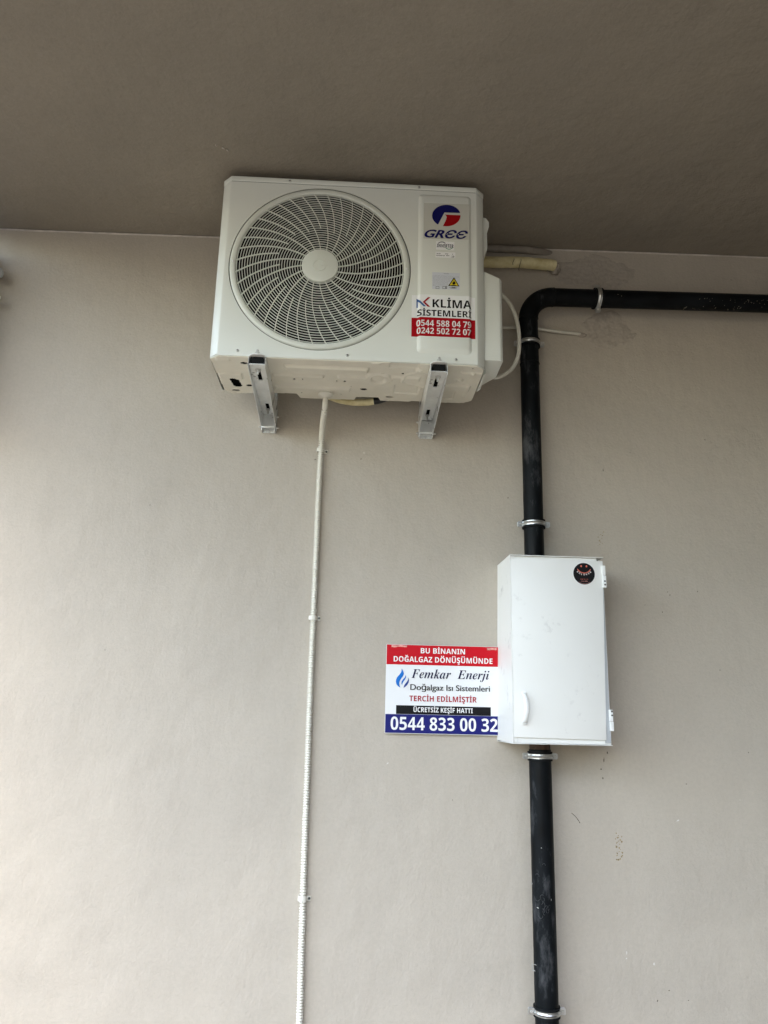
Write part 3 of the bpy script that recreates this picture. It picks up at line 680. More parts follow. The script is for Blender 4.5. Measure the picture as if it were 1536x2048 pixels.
# ------------------------------------------------------------------ brackets
def make_bracket(cx, label):
    loc = Vector((cx, 0, 2.648)); root = empty("wall_bracket", loc, label, "bracket", "galvanised brackets under the air conditioner")
    def lo(name, bm, m, par=root, sm_=False):
        o = obj(name, bm, m, par, local=True, smooth=sm_); return o
    W = .027
    # arm: web plate with two long slots
    bm = bmesh.new(); zw = -.031; ys = [-.447, -.405, -.330, -.120, -.052, -.012]
    def pl_(x0, x1, y0, y1): box(bm, x0, x1, y0, y1, zw - .0015, zw + .0015)
    pl_(-W + .002, W - .002, -.447, -.400); pl_(-W + .002, -.0068, -.400, -.322); pl_(.0068, W - .002, -.400, -.322); pl_(-W + .002, W - .002, -.322, -.118)
    pl_(-W + .002, -.0064, -.118, -.060); pl_(.0064, W - .002, -.118, -.060); pl_(-W + .002, W - .002, -.060, -.012)
    for s in (-1, 1):
        prism(bm, [(-.449, -.036), (-.445, -.058 if 0 else -.041), (-.02, -.088), (-.003, -.098), (-.003, -.010), (-.090, -.004), (-.10, -.0015), (-.43, -.0015), (-.445, -.006)], s * W - .0012, s * W + .0012, 'x', bev=.0005)
    arm = lo("arm", bm, M['steel'])
    bm = bmesh.new(); box(bm, -W + .004, W - .004, -.40, -.03, zw + .004, zw + .006); lo("slot_shade_plate", bm, M['dark'])  # black plate painting the shade behind the slots
    # wall rail: a channel standing against the plaster, its foot seen below the arm
    bm = bmesh.new(); box(bm, -.0245, .0245, -.004, -.001, -.104, .34)
    for s in (-1, 1): box(bm, s * .0245 - .0012, s * .0245 + .0012, -.030, -.0045, -.104, .34)
    box(bm, -.023, .023, -.031, -.028, -.093, -.086)
    rail = lo("wall_rail", bm, M['steel'])
    for z_, y_ in ((-.048, -.026), (-.088, -.018)):
        for s in (-1, 1):
            bm = bmesh.new(); lathe(bm, [(0, 0), (.0055, 0), (.0055, .004), (.0035, .0045), (.0035, .009), (0, .009)], (s * (W + .0012), y_, z_), (s, 0, 0), 6); lo("bolt", bm, M['zinc'])
    # foot plate of the unit, rubber block, bolts and nuts
    bm = bmesh.new(); prism(bm, [(-.028, -.405), (-.028, -.44), (-.022, -.456), (-.012, -.462), (.012, -.462), (.022, -.456), (.028, -.44), (.028, -.405)], -.0045, -.0005, 'z', bev=.0008); lo("foot_plate", bm, M['hinge'])
    bm = bmesh.new(); box(bm, -.0205, .0205, -.445, -.405, -.0292, -.0048, bev=.001); lo("rubber_block", bm, M['rubber'])
    bm = bmesh.new(); lathe(bm, [(0, -.001), (.0105, -.001), (.0105, .002), (.006, .0035)], (0, -.448, 0), (0, 0, 1), 20); lathe(bm, [(.0075, .002), (.0075, .0095), (.004, .010), (.004, .018), (0, .0185)], (0, -.448, 0), (0, 0, 1), 6); lo("nut", bm, M['zinc'])
    bm = bmesh.new(); lathe(bm, [(0, -.0335), (.0095, -.0335), (.0095, -.0355), (0, -.0355)], (0, -.409, 0), (0, 0, 1), 20); lathe(bm, [(.0068, -.0355), (.0068, -.041), (.004, -.0415), (.004, -.050), (0, -.0505)], (0, -.409, 0), (0, 0, 1), 6); lo("bolt", bm, M['zinc'])
    bm = bmesh.new(); lathe(bm, [(0, -.0335), (.0082, -.0335), (.0082, -.035), (0, -.035)], (0, -.066, 0), (0, 0, 1), 20); lathe(bm, [(.006, -.035), (.006, -.040), (.0035, -.0405), (.0035, -.052), (0, -.052)], (0, -.066, 0), (0, 0, 1), 6); lo("bolt", bm, M['zinc'])
    return root
make_bracket(-.3265, "galvanised steel wall bracket under the fan side of the air conditioner, the left one")
make_bracket(.264, "galvanised steel wall bracket under the sticker side of the air conditioner, the right one")

# ------------------------------------------------------------------ insulated hoses by the unit
a, b = P(1106, 532, -.028), P(968, 527, -.03)
hp = empty("insulated_pipe", (a.x, a.y, a.z), "pale yellow foam-wrapped refrigerant pipe running from the unit into the wall", "pipe")
pts = spline([(.30, -.06, b.z), (b.x, -.04, b.z + .001), ((a.x + b.x) / 2, -.038, a.z + .003), (a.x - .05, -.035, a.z + .001), (a.x - .012, -.033, a.z + .001), (a.x + .004, -.028, a.z + .001)], 12)
bm = bmesh.new(); tube(bm, pts, lambda i: .0222 + .0014 * noise.noise(Vector((i * .35, 0, 0))), 28)
for v in bm.verts: v.co += Vector((0, 1, 1)) * .0022 * noise.noise(v.co * 38)
obj("foam_sleeve", bm, M['foam'], hp, smooth=True)
for px, y0_, y1_ in ((1027, 515, 528), (1041, 514, 536)):
    bm = bmesh.new(); q = []
    for k in range(7):
        c = P(px + 1.2 * math.sin(k), y0_ + (y1_ - y0_) * k / 6, -.06); dz = c.z - a.z + .002; yy = -.037 - math.sqrt(max(.0232 ** 2 - dz * dz, 0)) - .0008
        q.append((c.x, yy, c.z))
    tube(bm, q, .0011, 6); obj("tear_line", bm, M['mark_dark'], hp)
bm = bmesh.new(); b = bmesh.new(); bmesh.ops.create_icosphere(b, subdivisions=4, radius=1)
for v in b.verts: v.co = Vector((a.x + .014 + v.co.x * .020, -.004 + v.co.y * .030, a.z - .001 + v.co.z * .026)) + v.co * (.18 * .03 * (noise.noise(v.co * 2.2) + .6 * noise.noise(v.co * 6)))
add(bm, b)
obj("mortar_collar", bm, M['patch'], hp, smooth=True)
a, b = P(1106, 512, -.015), P(968, 506, -.02)
hg = empty("painted_hose", (a.x, a.y, a.z), "taupe painted hose squeezed under the ceiling above the yellow wrapped pipe", "hose")
bm = bmesh.new(); tube(bm, spline([(.30, -.018, ceil_z(.3) - .0175), (b.x, -.014, ceil_z(.5) - .0175), (.66, -.013, ceil_z(.66) - .0175), (a.x - .08, -.006, ceil_z(.75) - .0175), (a.x - .03, .002, ceil_z(.8) - .0175), (a.x + .01, .020, ceil_z(.8) - .018)], 10), .0150, 20)
for v in bm.verts: v.co += Vector((0, 1, 1)) * .0015 * noise.noise(v.co * 40)
obj("sleeve", bm, M['greyfoam'], hg, smooth=True)
# hose hanging behind the base pan
hl = empty("insulated_hose", (.0, -.08, 2.64), "pale yellow wrapped hose with a black taped end sagging below the unit behind its base", "hose")
q = spline([(-.15, -.088, 2.680), (-.10, -.080, 2.668), (-.06, -.078, 2.656), (-.01, -.078, 2.650), (.04, -.078, 2.652), (.066, -.080, 2.657)], 10)
bm = bmesh.new(); tube(bm, q, .0125, 18)
for v in bm.verts: v.co += Vector((0, 1, 1)) * .0015 * noise.noise(v.co * 50)
obj("foam_sleeve", bm, M['foam'], hl, smooth=True)
q = spline([(.062, -.080, 2.6565), (.085, -.082, 2.661), (.12, -.088, 2.676), (.15, -.10, 2.70)], 8)
bm = bmesh.new(); tube(bm, q, .0133, 18); obj("black_tape", bm, M['tape'], hl, smooth=True)

# ------------------------------------------------------------------ cables
ct = empty("power_cable", (.5, -.25, 2.69), "thick off-white cable looping out of the unit's right side cover and back under it", "cable")
q = spline([P(985, 575, -.25), P(1006, 592, -.25), P(1022, 612, -.25), P(1034, 643, -.25), P(1038.5, 682, -.25), P(1036, 712, -.24), P(1026, 734, -.235), P(1010, 748, -.23), P(992, 755, -.22), P(975, 752, -.20)], 10)
bm = bmesh.new(); tube(bm, q, .0072, 16); obj("sheath", bm, M['cable'], ct, smooth=True)
ct = empty("thin_cable", (.87, -.01, 3.0), "off-white cable passing behind the black pipe and sinking into the rough plaster patch", "cable")
q = spline([P(985, 652, -.03), P(1010, 655, -.022), P(1060, 655.5, -.016), P(1100, 661, -.014), P(1130, 665, -.012), P(1152, 667, -.008), P(1168, 671, .002)], 10)
bm = bmesh.new(); tube(bm, q, .0066, 14); obj("sheath", bm, M['cable'], ct, smooth=True)
bm = bmesh.new(); a = P(1163, 670, -.003)
b = bmesh.new(); bmesh.ops.create_icosphere(b, subdivisions=3, radius=1)
for v in b.verts:
    v.co = Vector((a.x + v.co.x * .020, a.y + v.co.y * .007, a.z + v.co.z * .009)) + Vector((1, .4, 1)) * .004 * noise.noise(v.co * 2.5)
add(bm, b); obj("plaster_blob", bm, M['patch'], ct, smooth=True)

# ------------------------------------------------------------------ drain conduit and its clips
cc = [Vector((dc.x, dc.y, dc.z - .020)), Vector((dc.x - .003, dc.y + .020, dc.z - .060)), Vector((-.1245, -.06, 2.54)), Vector((P(642, 901, -.014).x, -.020, P(642, 901, -.014).z)),
      Vector((P(637, 990, -.012).x, -.014, P(637, 990, -.012).z))]
for px, py in ((633.5, 1080), (630, 1160), (626.5, 1236), (622.5, 1330), (618.5, 1430), (615.5, 1520), (612, 1610), (608.5, 1710), (605.8, 1797), (602.5, 1900), (600.3, 2000), (598.7, 2048)):
    a = P(px, py, -.013); cc.append(Vector((a.x, -.013, a.z)))
cc += [Vector((-.108, -.013, .3)), Vector((-.105, -.013, .01))]
base = spline(cc, 12)
acc = [0]
for u, v in zip(base, base[1:]): acc.append(acc[-1] + (v - u).length)
def at_len(s):
    lo_, hi_ = 0, len(acc) - 1
    while hi_ - lo_ > 1:
        m_ = (lo_ + hi_) // 2
        if acc[m_] <= s: lo_ = m_
        else: hi_ = m_
    t = (s - acc[lo_]) / max(acc[hi_] - acc[lo_], 1e-9); return base[lo_].lerp(base[hi_], t)
PITCH = .0084; pts, rad = [], []; s = .0
while s < .035: pts.append(at_len(s)); rad.append(.0098); s += .008
s = .035
while s < acc[-1] - PITCH:
    for k, rr in ((0, .0060), (.18, .0064), (.32, .0106), (.50, .0112), (.68, .0106), (.84, .0064)):
        pts.append(at_len(s + PITCH * k)); rad.append(rr)
    s += PITCH
ct = empty("drain_conduit", (base[-1].x, -.013, 0), "ribbed off-white corrugated conduit running down the wall from under the air conditioner", "conduit")
bm = bmesh.new(); tube(bm, pts, lambda i: rad[i], 16); obj("corrugated_tube", bm, M['conduit'], ct, smooth=True)

def make_clip(px, py, label, tilt=0):
    c = P(px, py, -.012); root = empty("conduit_clip", (c.x, 0, c.z), label, "clip", "white saddle clips holding the conduit")
    root.rotation_euler = (0, tilt, 0)
    bm = bmesh.new(); A = []
    prof = [(-.0155, -.0012), (-.0150, -.012)] + [(-.0135 * math.cos(t), -.014 - .0118 * math.sin(t)) for t in [PI * i / 12 for i in range(13)]] + [(.0138, -.008), (.016, -.005), (.024, -.004), (.0265, -.001)]
    for x_, y_ in prof: A.append([bm.verts.new((x_ - .001, y_, z_)) for z_ in (-.0075, -.006, .006, .0075)])
    for i, (a_, b_) in enumerate(zip(A, A[1:])):
        for k in range(3): bm.faces.new((a_[k], b_[k], b_[k + 1], a_[k + 1]))
    bmesh.ops.recalc_face_normals(bm, faces=bm.faces)
    bmesh.ops.solidify(bm, geom=bm.faces[:], thickness=.0014)
    obj("strap", bm, M['plastic'], root, local=True)
    bm = bmesh.new(); lathe(bm, [(.0038, 0), (.0038, .0015), (.0028, .0025), (0, .0018)], (.0200, -.0055, 0), (0, -1, 0), 12); obj("screw", bm, M['seam'], root, local=True)
    return root
make_clip(642, 901, "white conduit clip closest below the air conditioner, topmost of the three", .12)
make_clip(626.5, 1236, "white conduit clip level with the upper part of the white cabinet, middle of the three")
make_clip(605.8, 1797, "white conduit clip far down the wall near the bottom edge, lowest of the three", .05)

# ------------------------------------------------------------------ gas pipe
YP = -.072; PR = .0362
px_top = P(1057, 700, YP); VX = .652
gp = empty("gas_pipe", (.652, YP, 0), "black painted steel gas pipe rising through the white cabinet and bending right along the wall", "pipe")
def vx(z): return .6535 - .0035 * (2.9 - z) / 2 + (.002 if z < 1.4 else 0)
hz = lambda x: 3.1235 + (x - .74) * .016
BR = .098
bx = vx(2.9) + BR
bm = bmesh.new(); tube(bm, [(vx(2.06), YP, 2.06), (vx(2.5), YP, 2.5), (vx(2.9), YP, 2.9), (vx(2.95), YP, hz(bx) - BR - .003)], PR - .001, 48); autosmooth(obj("riser_pipe", bm, M['pipe'], gp), 40)
bm = bmesh.new(); zc = hz(bx) - BR
tube(bm, [(bx - BR * math.cos(PI / 2 * i / 20), YP, zc + BR * math.sin(PI / 2 * i / 20)) for i in range(21)], PR + .0005, 48); autosmooth(obj("elbow", bm, M['pipe'], gp), 40)
bm = bmesh.new(); tube(bm, [(bx + .003, YP, hz(bx)), (1.2, YP, hz(1.2)), (2.14, YP, hz(2.14))], PR - .001, 48); autosmooth(obj("level_pipe", bm, M['pipeh'], gp), 40)
bm = bmesh.new(); tube(bm, [(vx(1.3), YP, 0.0), (vx(1.3), YP, 1.3), (vx(1.3), YP, 1.43)], PR + .0006, 48); autosmooth(obj("lower_pipe", bm, M['pipe'], gp), 40)
bm = bmesh.new(); tube(bm, [(vx(1.3), YP, 1.43), (vx(1.3), YP, 1.50)], PR - .0015, 40); autosmooth(obj("threaded_end", bm, M['rust'], gp), 40)
def bead(c, ax, r=PR):
    bm = bmesh.new(); lathe(bm, [(r - .002, -.004), (r + .0008, -.0022), (r + .0016, 0), (r + .0008, .0022), (r - .002, .004)], c, ax, 48)
    for v in bm.verts: v.co += (v.co - Vector(c)).normalized() * .0008 * noise.noise(v.co * 220)
    obj("weld_bead", bm, M['pipe'], gp, smooth=True)
bead((vx(2.95), YP, zc - .001), (0, 0, 1)); bead((bx + .001, YP, hz(bx)), (1, 0, 0)); bead((vx(2.86), YP, P(1057, 720, YP - PR).z), (0, 0, 1))
# dried paint on the pipe
def smear(name, spots, m, lbl=None):
    for (px, py, w, h, ang) in spots:
        bm = bmesh.new()
        c = P(px, py, YP - PR)
        for k in range(1):
            pts_ = []
            for t in range(8):
                a_ = 2 * PI * t / 8; q_ = random.uniform(.6, 1.2); u, v = math.cos(a_) * w * .5 * q_ * .0017, math.sin(a_) * h * .5 * q_ * .0017
                pts_.append((c.x + u * math.cos(ang) - v * math.sin(ang), c.z + u * math.sin(ang) + v * math.cos(ang)))
            vs = []
            for x_, z_ in pts_:
                d = (x_ - vx(z_)) if z_ < 3.03 else (z_ - hz(x_))
                d = max(-PR * .97, min(PR * .97, d)); vs.append(bm.verts.new((x_, YP - math.sqrt((PR + .0012) ** 2 - d * d), z_)))
            bm.faces.new(vs)
        obj(name, bm, m, gp, label=lbl)
sp = [(1068.5, 1938, 2, 13, .1), (1071, 1946, 8, 2.5, -.3), (1073, 1934, 6, 1.4, 0), (1067, 1770, 2.5, 6, .3), (1077, 1817, 4, 2, -.4), (1083, 1696, 2, 2, 0), (1059.5, 1662, 1.6, 4, 0), (1103, 1500 + 300, 1.2, 5, 0)]
smear("paint_splash", sp, M['chalk'], "white dried paint dab")
sp = [(random.uniform(1385, 1536), 0, random.uniform(1, 4), random.uniform(.6, 1.6), random.uniform(-1, 1)) for i in range(46)]
sp = [(a_, random.uniform(588 + (a_ - 1100) * .027, 606 + (a_ - 1100) * .027), c_, d_, e_) for a_, b_, c_, d_, e_ in sp] + [(1375, 610, 10, 2, .4), (1372, 613, 4, 1.5, .3), (1236, 589, 4, 2, .2), (1243, 592, 2, 2, 0)]
smear("paint_splash", sp, mat("plaster_splatter", (.20, .18, .14), .7, var=.3, vscale=80), "plaster fleck")
# loop-shaped drips of dried paint on the lower pipe
drip = mat("greyed_drip", (.05, .05, .055), .6)
for k in range(16):
    bm = bmesh.new()
    cx_, cy_ = random.uniform(1076, 1100), random.uniform(1725, 1835); rr = random.uniform(3, 8); a0 = random.uniform(0, 6); q = []
    for i in range(9):
        c = P(cx_ + rr * .6 * math.cos(a0 + i * .35), cy_ + rr * math.sin(a0 + i * .35), YP - PR); d = max(-PR * .95, min(PR * .95, c.x - vx(c.z)))
        q.append((c.x if abs(c.x - vx(c.z)) < PR * .95 else vx(c.z) + d, YP - math.sqrt(PR * PR - d * d) - .0004, c.z))
    tube(bm, q, .0005, 5); obj("paint_drip", bm, drip, gp)

# ------------------------------------------------------------------ pipe clamps
def make_clamp(loc, label, rot=0.0, s=1.0):
    root = empty("pipe_clamp", loc, label, "clamp", "galvanised clamps round the gas pipe"); root.rotation_euler = (0, rot, 0)
    def lo(name, bm, m, sm_=False): return obj(name, bm, m, root, local=True, smooth=sm_)
    r0 = PR + .0006
    bm = bmesh.new(); lathe(bm, [(r0, -.0150), (r0 + .0046, -.0150), (r0 + .0046, -.0095), (r0 + .0030, -.0088), (r0 + .0030, .0088), (r0 + .0046, .0095), (r0 + .0046, .0150), (r0, .0150)], (0, 0, 0), (0, 0, 1), 40)
    autosmooth(lo("rubber_lining", bm, M['rubber']), 30)
    bm = bmesh.new(); r1 = r0 + .0032
    for sgn in (-1, 1):                              # two half shells
        A = []
        for i in range(25):
            t = R(6 + 168 * i / 24); c, s_ = math.cos(t), math.sin(t) * sgn
            A.append([bm.verts.new(((r1 + e) * c, (r1 + e) * s_, z_)) for e, z_ in ((0, -.0078), (.0020, -.0074), (.0016, -.0035), (.0038, 0), (.0016, .0035), (.0020, .0074), (0, .0078))])
        for a_, b_ in zip(A, A[1:]):
            for k in range(7): bm.faces.new((a_[k], b_[k], b_[(k + 1) % 7], a_[(k + 1) % 7]))
        bm.faces.new(A[0]); bm.faces.new(A[-1][::-1])
    bmesh.ops.recalc_face_normals(bm, faces=bm.faces)
    autosmooth(lo("band", bm, M['clampsteel']), 45)
    for sgn in (-1, 1):
        bm = bmesh.new()
        for y_ in (-.0052, .0030): prism(bm, [(sgn * (r1 - .001), -.0098), (sgn * (r1 + .016), -.0098), (sgn * (r1 + .019), -.007), (sgn * (r1 + .019), .007), (sgn * (r1 + .016), .0098), (sgn * (r1 - .001), .0098)], y_, y_ + .0022, bev=.0005)
        ear = lo("ear", bm, M['clampsteel'])
        bm = bmesh.new(); lathe(bm, [(.0050, 0), (.0050, .002), (.0038, .0036), (.0016, .0036), (.0014, .0012), (0, .0012)], (sgn * (r1 + .0085), -.0052, 0), (0, -1, 0), 16); lo("screw", bm, M['zinc'])
        bm = bmesh.new(); lathe(bm, [(0, -.0059), (.0052, -.0059), (.0052, -.0053), (0, -.0053)], (sgn * (r1 + .0085), 0, 0), (0, 1, 0), 16); lo("screw_recess", bm, M['seam'])
    bm = bmesh.new(); tube(bm, [(0, r1 + .002, 0), (0, -YP * .98, 0)], .0045, 12); lo("stud", bm, M['zinc'])
    return root
def cz(px, py): return P(px, py, YP).z
z = cz(1057, 688); make_clamp((vx(z), YP, z), "galvanised pipe clamp just below the bend, partly behind the looping cable")
z = cz(1063, 1049); make_clamp((vx(z), YP, z), "galvanised pipe clamp just above the white cabinet")
z = cz(1075, 1512); make_clamp((vx(1.3), YP, z), "galvanised pipe clamp just below the white cabinet")
z = cz(1087, 2022); make_clamp((vx(1.3), YP, z), "galvanised pipe clamp at the very bottom of the picture")
x_ = P(1198, 602, YP - PR * .5).x; c = make_clamp((x_, YP, hz(x_)), "galvanised pipe clamp on the level run of the pipe right of the bend", PI / 2)

# ------------------------------------------------------------------ gas cabinet
BX0, BX1, BZ0, BZ1, BY = .532, .8575, 1.453, 2.066, -.205
cb = empty("gas_cabinet", (.695, 0, BZ0), "white metal gas meter cabinet on the wall with a round black sticker and curved handle", "cabinet")
T = .0022
bm = bmesh.new()
b = bmesh.new(); q = [b.verts.new(p) for p in ((.5345, BY, BZ0), (.5345 + T, BY, BZ0), (.522 + T, -.001, BZ0 + .002), (.522, -.001, BZ0 + .002),
    (.5355, BY, BZ1 - T), (.5355 + T, BY, BZ1 - T), (.532 + T, -.001, BZ1 - T), (.532, -.001, BZ1 - T))]
for f in ((0, 1, 2, 3), (7, 6, 5, 4), (0, 4, 5, 1), (1, 5, 6, 2), (2, 6, 7, 3), (3, 7, 4, 0)): b.faces.new([q[i] for i in f])
add(bm, b)
box(bm, BX1 - T, BX1, BY + .012, -.001, BZ0 + .002, BZ1 - .014, bev=.0006)
prism(bm, [(.534, BY - .003), (BX1 - .001, BY - .003), (BX1 - .001, -.001), (.531, -.001)], BZ1 - T, BZ1 + .0002, 'z', bev=.0008)
prism(bm, [(.534, BY + .001), (BX1 + .0008, BY + .001), (BX1 + .0008, -.0012), (.5215, -.0012)], BZ0 - T, BZ0 - .0002, 'z', bev=.0008)
box(bm, BX0 + T, BX1 - T - .0005, -.004, -.0015, BZ0 + .0005, BZ1 - T - .001)                  # back sheet
box(bm, BX0 + T + .0025, BX0 + .018, BY + .003, BY + .005, BZ0 + .001, BZ1 - T - .001)           # returned front rims
box(bm, BX1 - .022, BX1 - T - .0002, BY + .008, BY + .0105, BZ0 + .001, BZ1 - T - .016)
box(bm, BX0 + .019, BX1 - .023, BY + .003, BY + .005, BZ0 + .001, BZ0 + .018)
box(bm, BX0 + .019, BX1 - .023, BY + .0055, BY + .0075, BZ0 + .001, BZ1 - T - .001)
body = autosmooth(obj("body", bm, M['white'], cb), 40)
bm = bmesh.new()
A_ = P(1022, 1117, BY - .004); B_ = P(1205.5, 1122, BY - .004); C_ = P(1213.5, 1481, BY - .004); D_ = P(1028.5, 1474.5, BY - .004)
prism(bm, [(D_.x, D_.z), (C_.x, C_.z), (B_.x, B_.z), (A_.x, A_.z)], BY - .003, BY + .0015, bev=.0012)
for x_, z_ in ():
    pass
door = autosmooth(obj("door", bm, M['white'], cb), 40)
# grey strip standing in for the shade in the hinge-side gap
bm = bmesh.new(); box(bm, BX1 - .022, BX1 - .004, BY + .0045, BY + .0065, BZ0 + .006, BZ1 - .03); obj("door_gap_shade", bm, M['palegrey'], cb)
# curved bow handle
bm = bmesh.new(); h0, h1 = P(1051, 1447, BY - .02), P(1050, 1386, BY - .02); A = []
for i in range(21):
    t = i / 20; bow = math.sin(PI * t); z_ = h0.z + (h1.z - h0.z) * t; x_ = (h0.x + (h1.x - h0.x) * t) + .006 * bow - .001; y_ = BY - .006 - .018 * bow ** .6
    w = .0075 + .0012 * bow; A.append([bm.verts.new((x_ + w * math.cos(a_), y_ + .0045 * math.sin(a_), z_)) for a_ in [2 * PI * k / 12 for k in range(12)]])
for a_, b_ in zip(A, A[1:]):
    for k in range(12): bm.faces.new((a_[k], b_[k], b_[(k + 1) % 12], a_[(k + 1) % 12]))
bm.faces.new(A[0]); bm.faces.new(A[-1][::-1]); bmesh.ops.recalc_face_normals(bm, faces=bm.faces)
for p_ in (h0, h1): b = bmesh.new(); box(bm, p_.x - .0065, p_.x + .0065, BY - .010, BY - .0028, p_.z - .004, p_.z + .004, bev=.0015)
obj("handle", bm, M['hinge'], door, smooth=True)
for (y0_, y1_, up) in ((1132, 1176, True), (1419, 1462, False)):
    bm = bmesh.new(); xa = BX1 - .0095 + (.0 if up else .001); a = P(1210, y0_, BY); b_ = P(1210, y1_, BY); zm_ = (a.z + b_.z) / 2 + (.004 if up else -.004)
    box(bm, xa, xa + .011, BY - .010, BY + .002, zm_ + .001, a.z, bev=.0014); box(bm, xa + .001, xa + .013, BY - .008, BY + .003, b_.z, zm_, bev=.0014)
    hg_ = obj("hinge", bm, M['hinge'], cb)
    bm = bmesh.new()
    for dz in (.010, .022):
        zz = (b_.z + dz) if up else (a.z - dz + .004); lathe(bm, [(0, 0), (.0028, 0), (.0028, -.0006), (0, -.0006)], (xa + .0075, BY - (.0082 if up else .0102), zz), (0, 1, 0), 12)
    obj("screw", bm, M['seam'], hg_)
# round sticker
YR = BY - .0032; c = P(1168, 1147.5, YR); RR = .0385
def disc(cx, cz_, r, y, k=48): return sheet([(cx + r * math.cos(2 * PI * i / k), cz_ + r * math.sin(2 * PI * i / k)) for i in range(k)], y)
rs = obj("round_sticker", disc(c.x, c.z, RR, YR), M['hinge'], door)
obj("black_disc", disc(c.x, c.z, RR * .955, YR - .0005), M['sign_black'], rs)
YR2 = YR - .0013
def arcz(bm, cx, cz_, r, w, t0, t1, y, k=24):
    for i in range(k):
        a0, a1 = R(t0 + (t1 - t0) * i / k), R(t0 + (t1 - t0) * (i + 1) / k)
        prism(bm, [(cx + r * math.cos(a0), cz_ + r * math.sin(a0)), (cx + r * math.cos(a1), cz_ + r * math.sin(a1)), (cx + (r - w) * math.cos(a1), cz_ + (r - w) * math.sin(a1)), (cx + (r - w) * math.cos(a0), cz_ + (r - w) * math.sin(a0))], y, y - .0003)
bm = bmesh.new(); arcz(bm, c.x, c.z + .0275, .0265, .0026, 208, 332, YR2)
for s_ in (-1, 1):
    prism(bm, [(c.x + s_ * .009 + .0028 * math.cos(2 * PI * i / 14), c.z + .0255 + .0036 * math.sin(2 * PI * i / 14)) for i in range(14)], YR2, YR2 - .0003)
obj("smile", bm, M['orange'], rs)
bm = bmesh.new(); word = "GÜLÜMSE"
for i, ch in enumerate(word):
    t = R(270 - 46 + 92 * i / (len(word) - 1)); r = .0305; q = bmesh.new(); text(q, ch, -.0021, .0021, 0, .0052, YR2, off=0, heavy=True)
    rot = Matrix.Rotation(-(t + PI / 2), 4, 'Y'); pos = Vector((c.x + r * math.cos(t), YR2, c.z + .0275 + r * math.sin(t)))
    for v in q.verts: v.co = rot @ Vector((v.co.x, 0, v.co.z - .0026)) + pos
    add(bm, q)
obj("lettering", bm, M['text_white'], rs)
bm = bmesh.new()
for i, ch in enumerate("BERCH"): text(bm, ch, c.x - .0125 + i * .0056, c.x - .0125 + i * .0056 + .0026, c.z - .0205, .0032, YR2, off=.01)
obj("lettering", bm, M['orange'], rs)
bm = bmesh.new(); text(bm, "usta ekibi", c.x - .011, c.x + .011, c.z - .0265, .0022, YR2, off=.03); arcz(bm, c.x, c.z, .0345, .0006, 235, 305, YR2); obj("lettering", bm, M['peeled'], rs)

# ------------------------------------------------------------------ sign beside the cabinet
YG = -.012
def sg(px, py): a = P(px, py, YG); return a.x, a.z
l, tp = sg(773, 1288); _, bt = sg(773, 1466.5)
sx1 = P(1012, 1292, YG).x
sn = empty("company_sign", (l + .2, 0, bt), "red, white and blue printed sign tucked beside the white cabinet, lettered with a phone number", "sign")
bm = bmesh.new(); prism(bm, [(l, bt), (sx1, bt), (sx1, tp), (l, tp)], YG, YG + .004, bev=.0006); obj("panel", bm, M['sign_white'], sn)
bm = bmesh.new(); box(bm, l + .02, sx1 - .02, YG + .0045, -.0005, bt + .03, tp - .03); obj("adhesive_pad", bm, M['rubber'], sn)
def rowz(py): return P(773, py, YG).z
e = .0012
def band(name, x0, x1, z0, z1, m): return obj(name, sheet([(x0, z0), (x1, z0), (x1, z1), (x0, z1)], YG - .0003), m, sn)
red = band("red_band", l + e, sx1, rowz(1328.3), tp - e, M['sign_red'])
blue = band("blue_band", l + e, sx1, bt + e * 1.6, rowz(1427.8), M['sign_blue'])
blk = band("black_bar", sg(792, 1420)[0], sg(981.5, 1420)[0], rowz(1427.3), rowz(1409.8), M['sign_black'])
YW = YG - .0011
def row(s, xa, xb, t, b, m, parent, **kw):
    """t, b are given at the sign's left edge"""
    bm = bmesh.new(); x0_, x1_ = P(xa, b, YW).x, P(xb, b + (xb - 773) * .02, YW).x; zb0 = rowz(b); zt0 = rowz(t); text(bm, s, x0_, x1_, zb0, zt0 - zb0, YW, **kw); return obj("lettering", bm, m, parent)
row("BU BİNANIN", 841.5, 930, 1294.3, 1304.8, M['text_white'], red, off=0, heavy=True)
row("DOĞALGAZ DÖNÜŞÜMÜNDE", 787.3, 985, 1311.8, 1322.6, M['text_white'], red, off=0, heavy=True)
def mathit(s): return "".join(chr(0x1D468 + ord(ch) - 65) if ch.isupper() else chr(0x1D482 + ord(ch) - 97) if ch.islower() else ch for ch in s)
row(mathit("Femkar"), 822.5, 902, 1336.8, 1354.6, M['sign_navy'], sn, off=-.004, shear=.05)
row(mathit("Enerji"), 914.5, 979, 1336.8, 1354.2, M['sign_navy'], sn, off=-.004, shear=.05)
row("Doğalgaz Isı Sistemleri", 820.8, 979.8, 1367.2, 1378.6, M['sign_black'], sn, off=0, weight=.0005)
row("TERCİH EDİLMİŞTİR", 818.6, 953.5, 1390.0, 1401, M['text_red'], sn, off=0, heavy=True)
row("ÜCRETSİZ KEŞİF HATTI", 827, 945.5, 1413, 1422.6, M['text_white'], blk, off=0, heavy=True)
row("0544 833 00 32", 781, 995.5, 1433, 1459, M['text_white'], blue, off=0, heavy=True)
def fl_(L): return [sg(760 + a_ / 6.144, 1280 + b_ / 6.144) for a_, b_ in L]
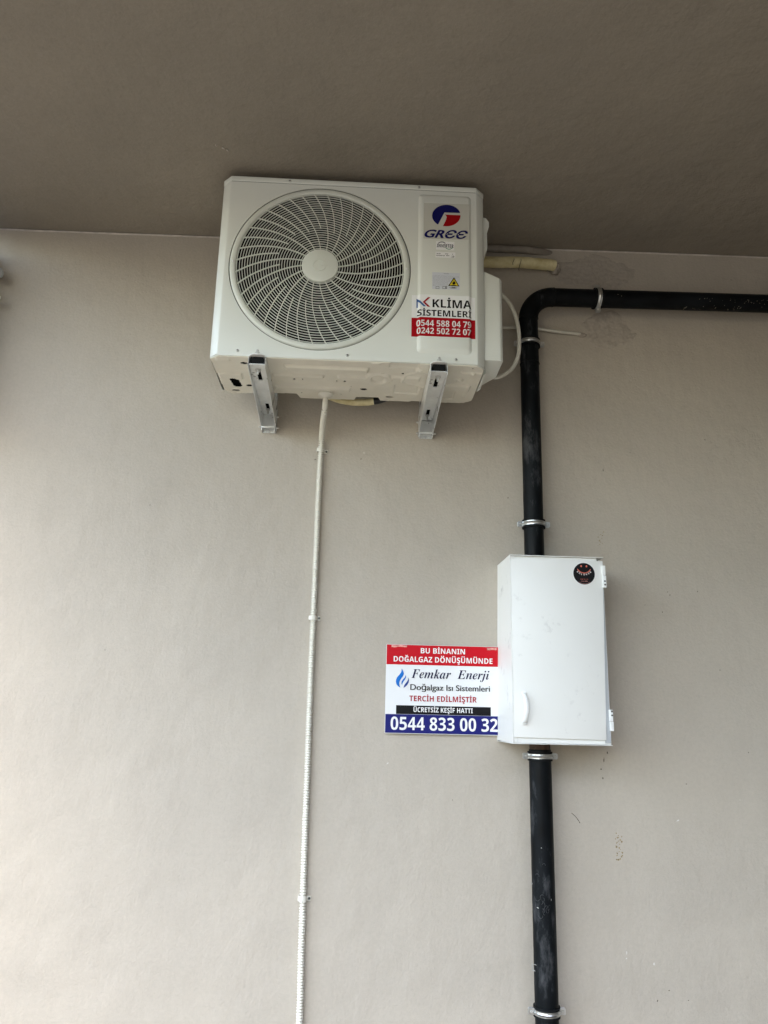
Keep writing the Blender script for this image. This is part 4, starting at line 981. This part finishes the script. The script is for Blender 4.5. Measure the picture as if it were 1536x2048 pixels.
f1 = [(268, 350), (285, 385), (293, 412), (284, 440), (262, 470), (244, 500), (236, 530), (240, 560), (250, 585), (222, 568), (202, 542), (194, 510), (200, 478), (216, 450), (240, 425), (260, 395)]
f2 = [(316, 430), (319, 455), (308, 482), (288, 508), (276, 532), (272, 555), (262, 535), (266, 510), (284, 482), (306, 458)]
f3 = [(345, 458), (356, 490), (350, 522), (332, 555), (306, 577), (288, 588), (296, 560), (312, 535), (334, 508), (345, 485)]
bm = bmesh.new()
for L in (f1, f2): prism(bm, fl_(L), YW, YW - .0003)
fm = obj("flame_mark", bm, M['flame1'], sn)
bm = bmesh.new(); prism(bm, fl_(f3), YW, YW - .0003); obj("flame_mark", bm, M['flame2'], sn)
def ragged(x0, x1, y0, y1):
    L = []
    for i in range(8): L.append((x0 + (x1 - x0) * i / 7, y0 + random.uniform(-.6, .6)))
    for i in range(8): L.append((x1 - (x1 - x0) * i / 7, y1 + random.uniform(-1.6, .6)))
    return [sg(*p) for p in L]
for q in ((783, 814, 1290, 1294.5), (974, 993, 1296, 1301)):
    bm = bmesh.new(); prism(bm, ragged(*q), YW, YW - .0003); obj("tape_remnant", bm, M['peeled'], sn)

# ------------------------------------------------------------------ fitting cut off by the left edge
a = P(0, 546, -.02)
wf = empty("wall_fitting", (a.x - .12, 0, a.z - .3), "pale rounded end of a wall fitting cut off by the left edge of the picture", "fitting")
bm = bmesh.new(); box(bm, a.x - .34, a.x - .075, -.26, -.004, a.z - .62, a.z + .10, bev=.012); obj("shade_box", bm, M['navy'], wf)  # unseen navy box added to darken and tint the wall's left edge
bm = bmesh.new(); e_ = P(5, 546, -.05)
lathe(bm, [(.0, 0), (.012, -.001), (.019, -.006), (.021, -.014), (.018, -.02), (.018, -.10)], (e_.x, -.05, e_.z), (1, 0, -.1), 24); obj("cap", bm, M['palegrey'], wf, smooth=True)
bm = bmesh.new(); e_ = P(1.5, 595, -.05); lathe(bm, [(0, 0), (.006, -.002), (.007, -.01), (.006, -.09)], (e_.x, -.05, e_.z), (1, 0, 0), 16); obj("bolt", bm, M['hinge'], wf, smooth=True)
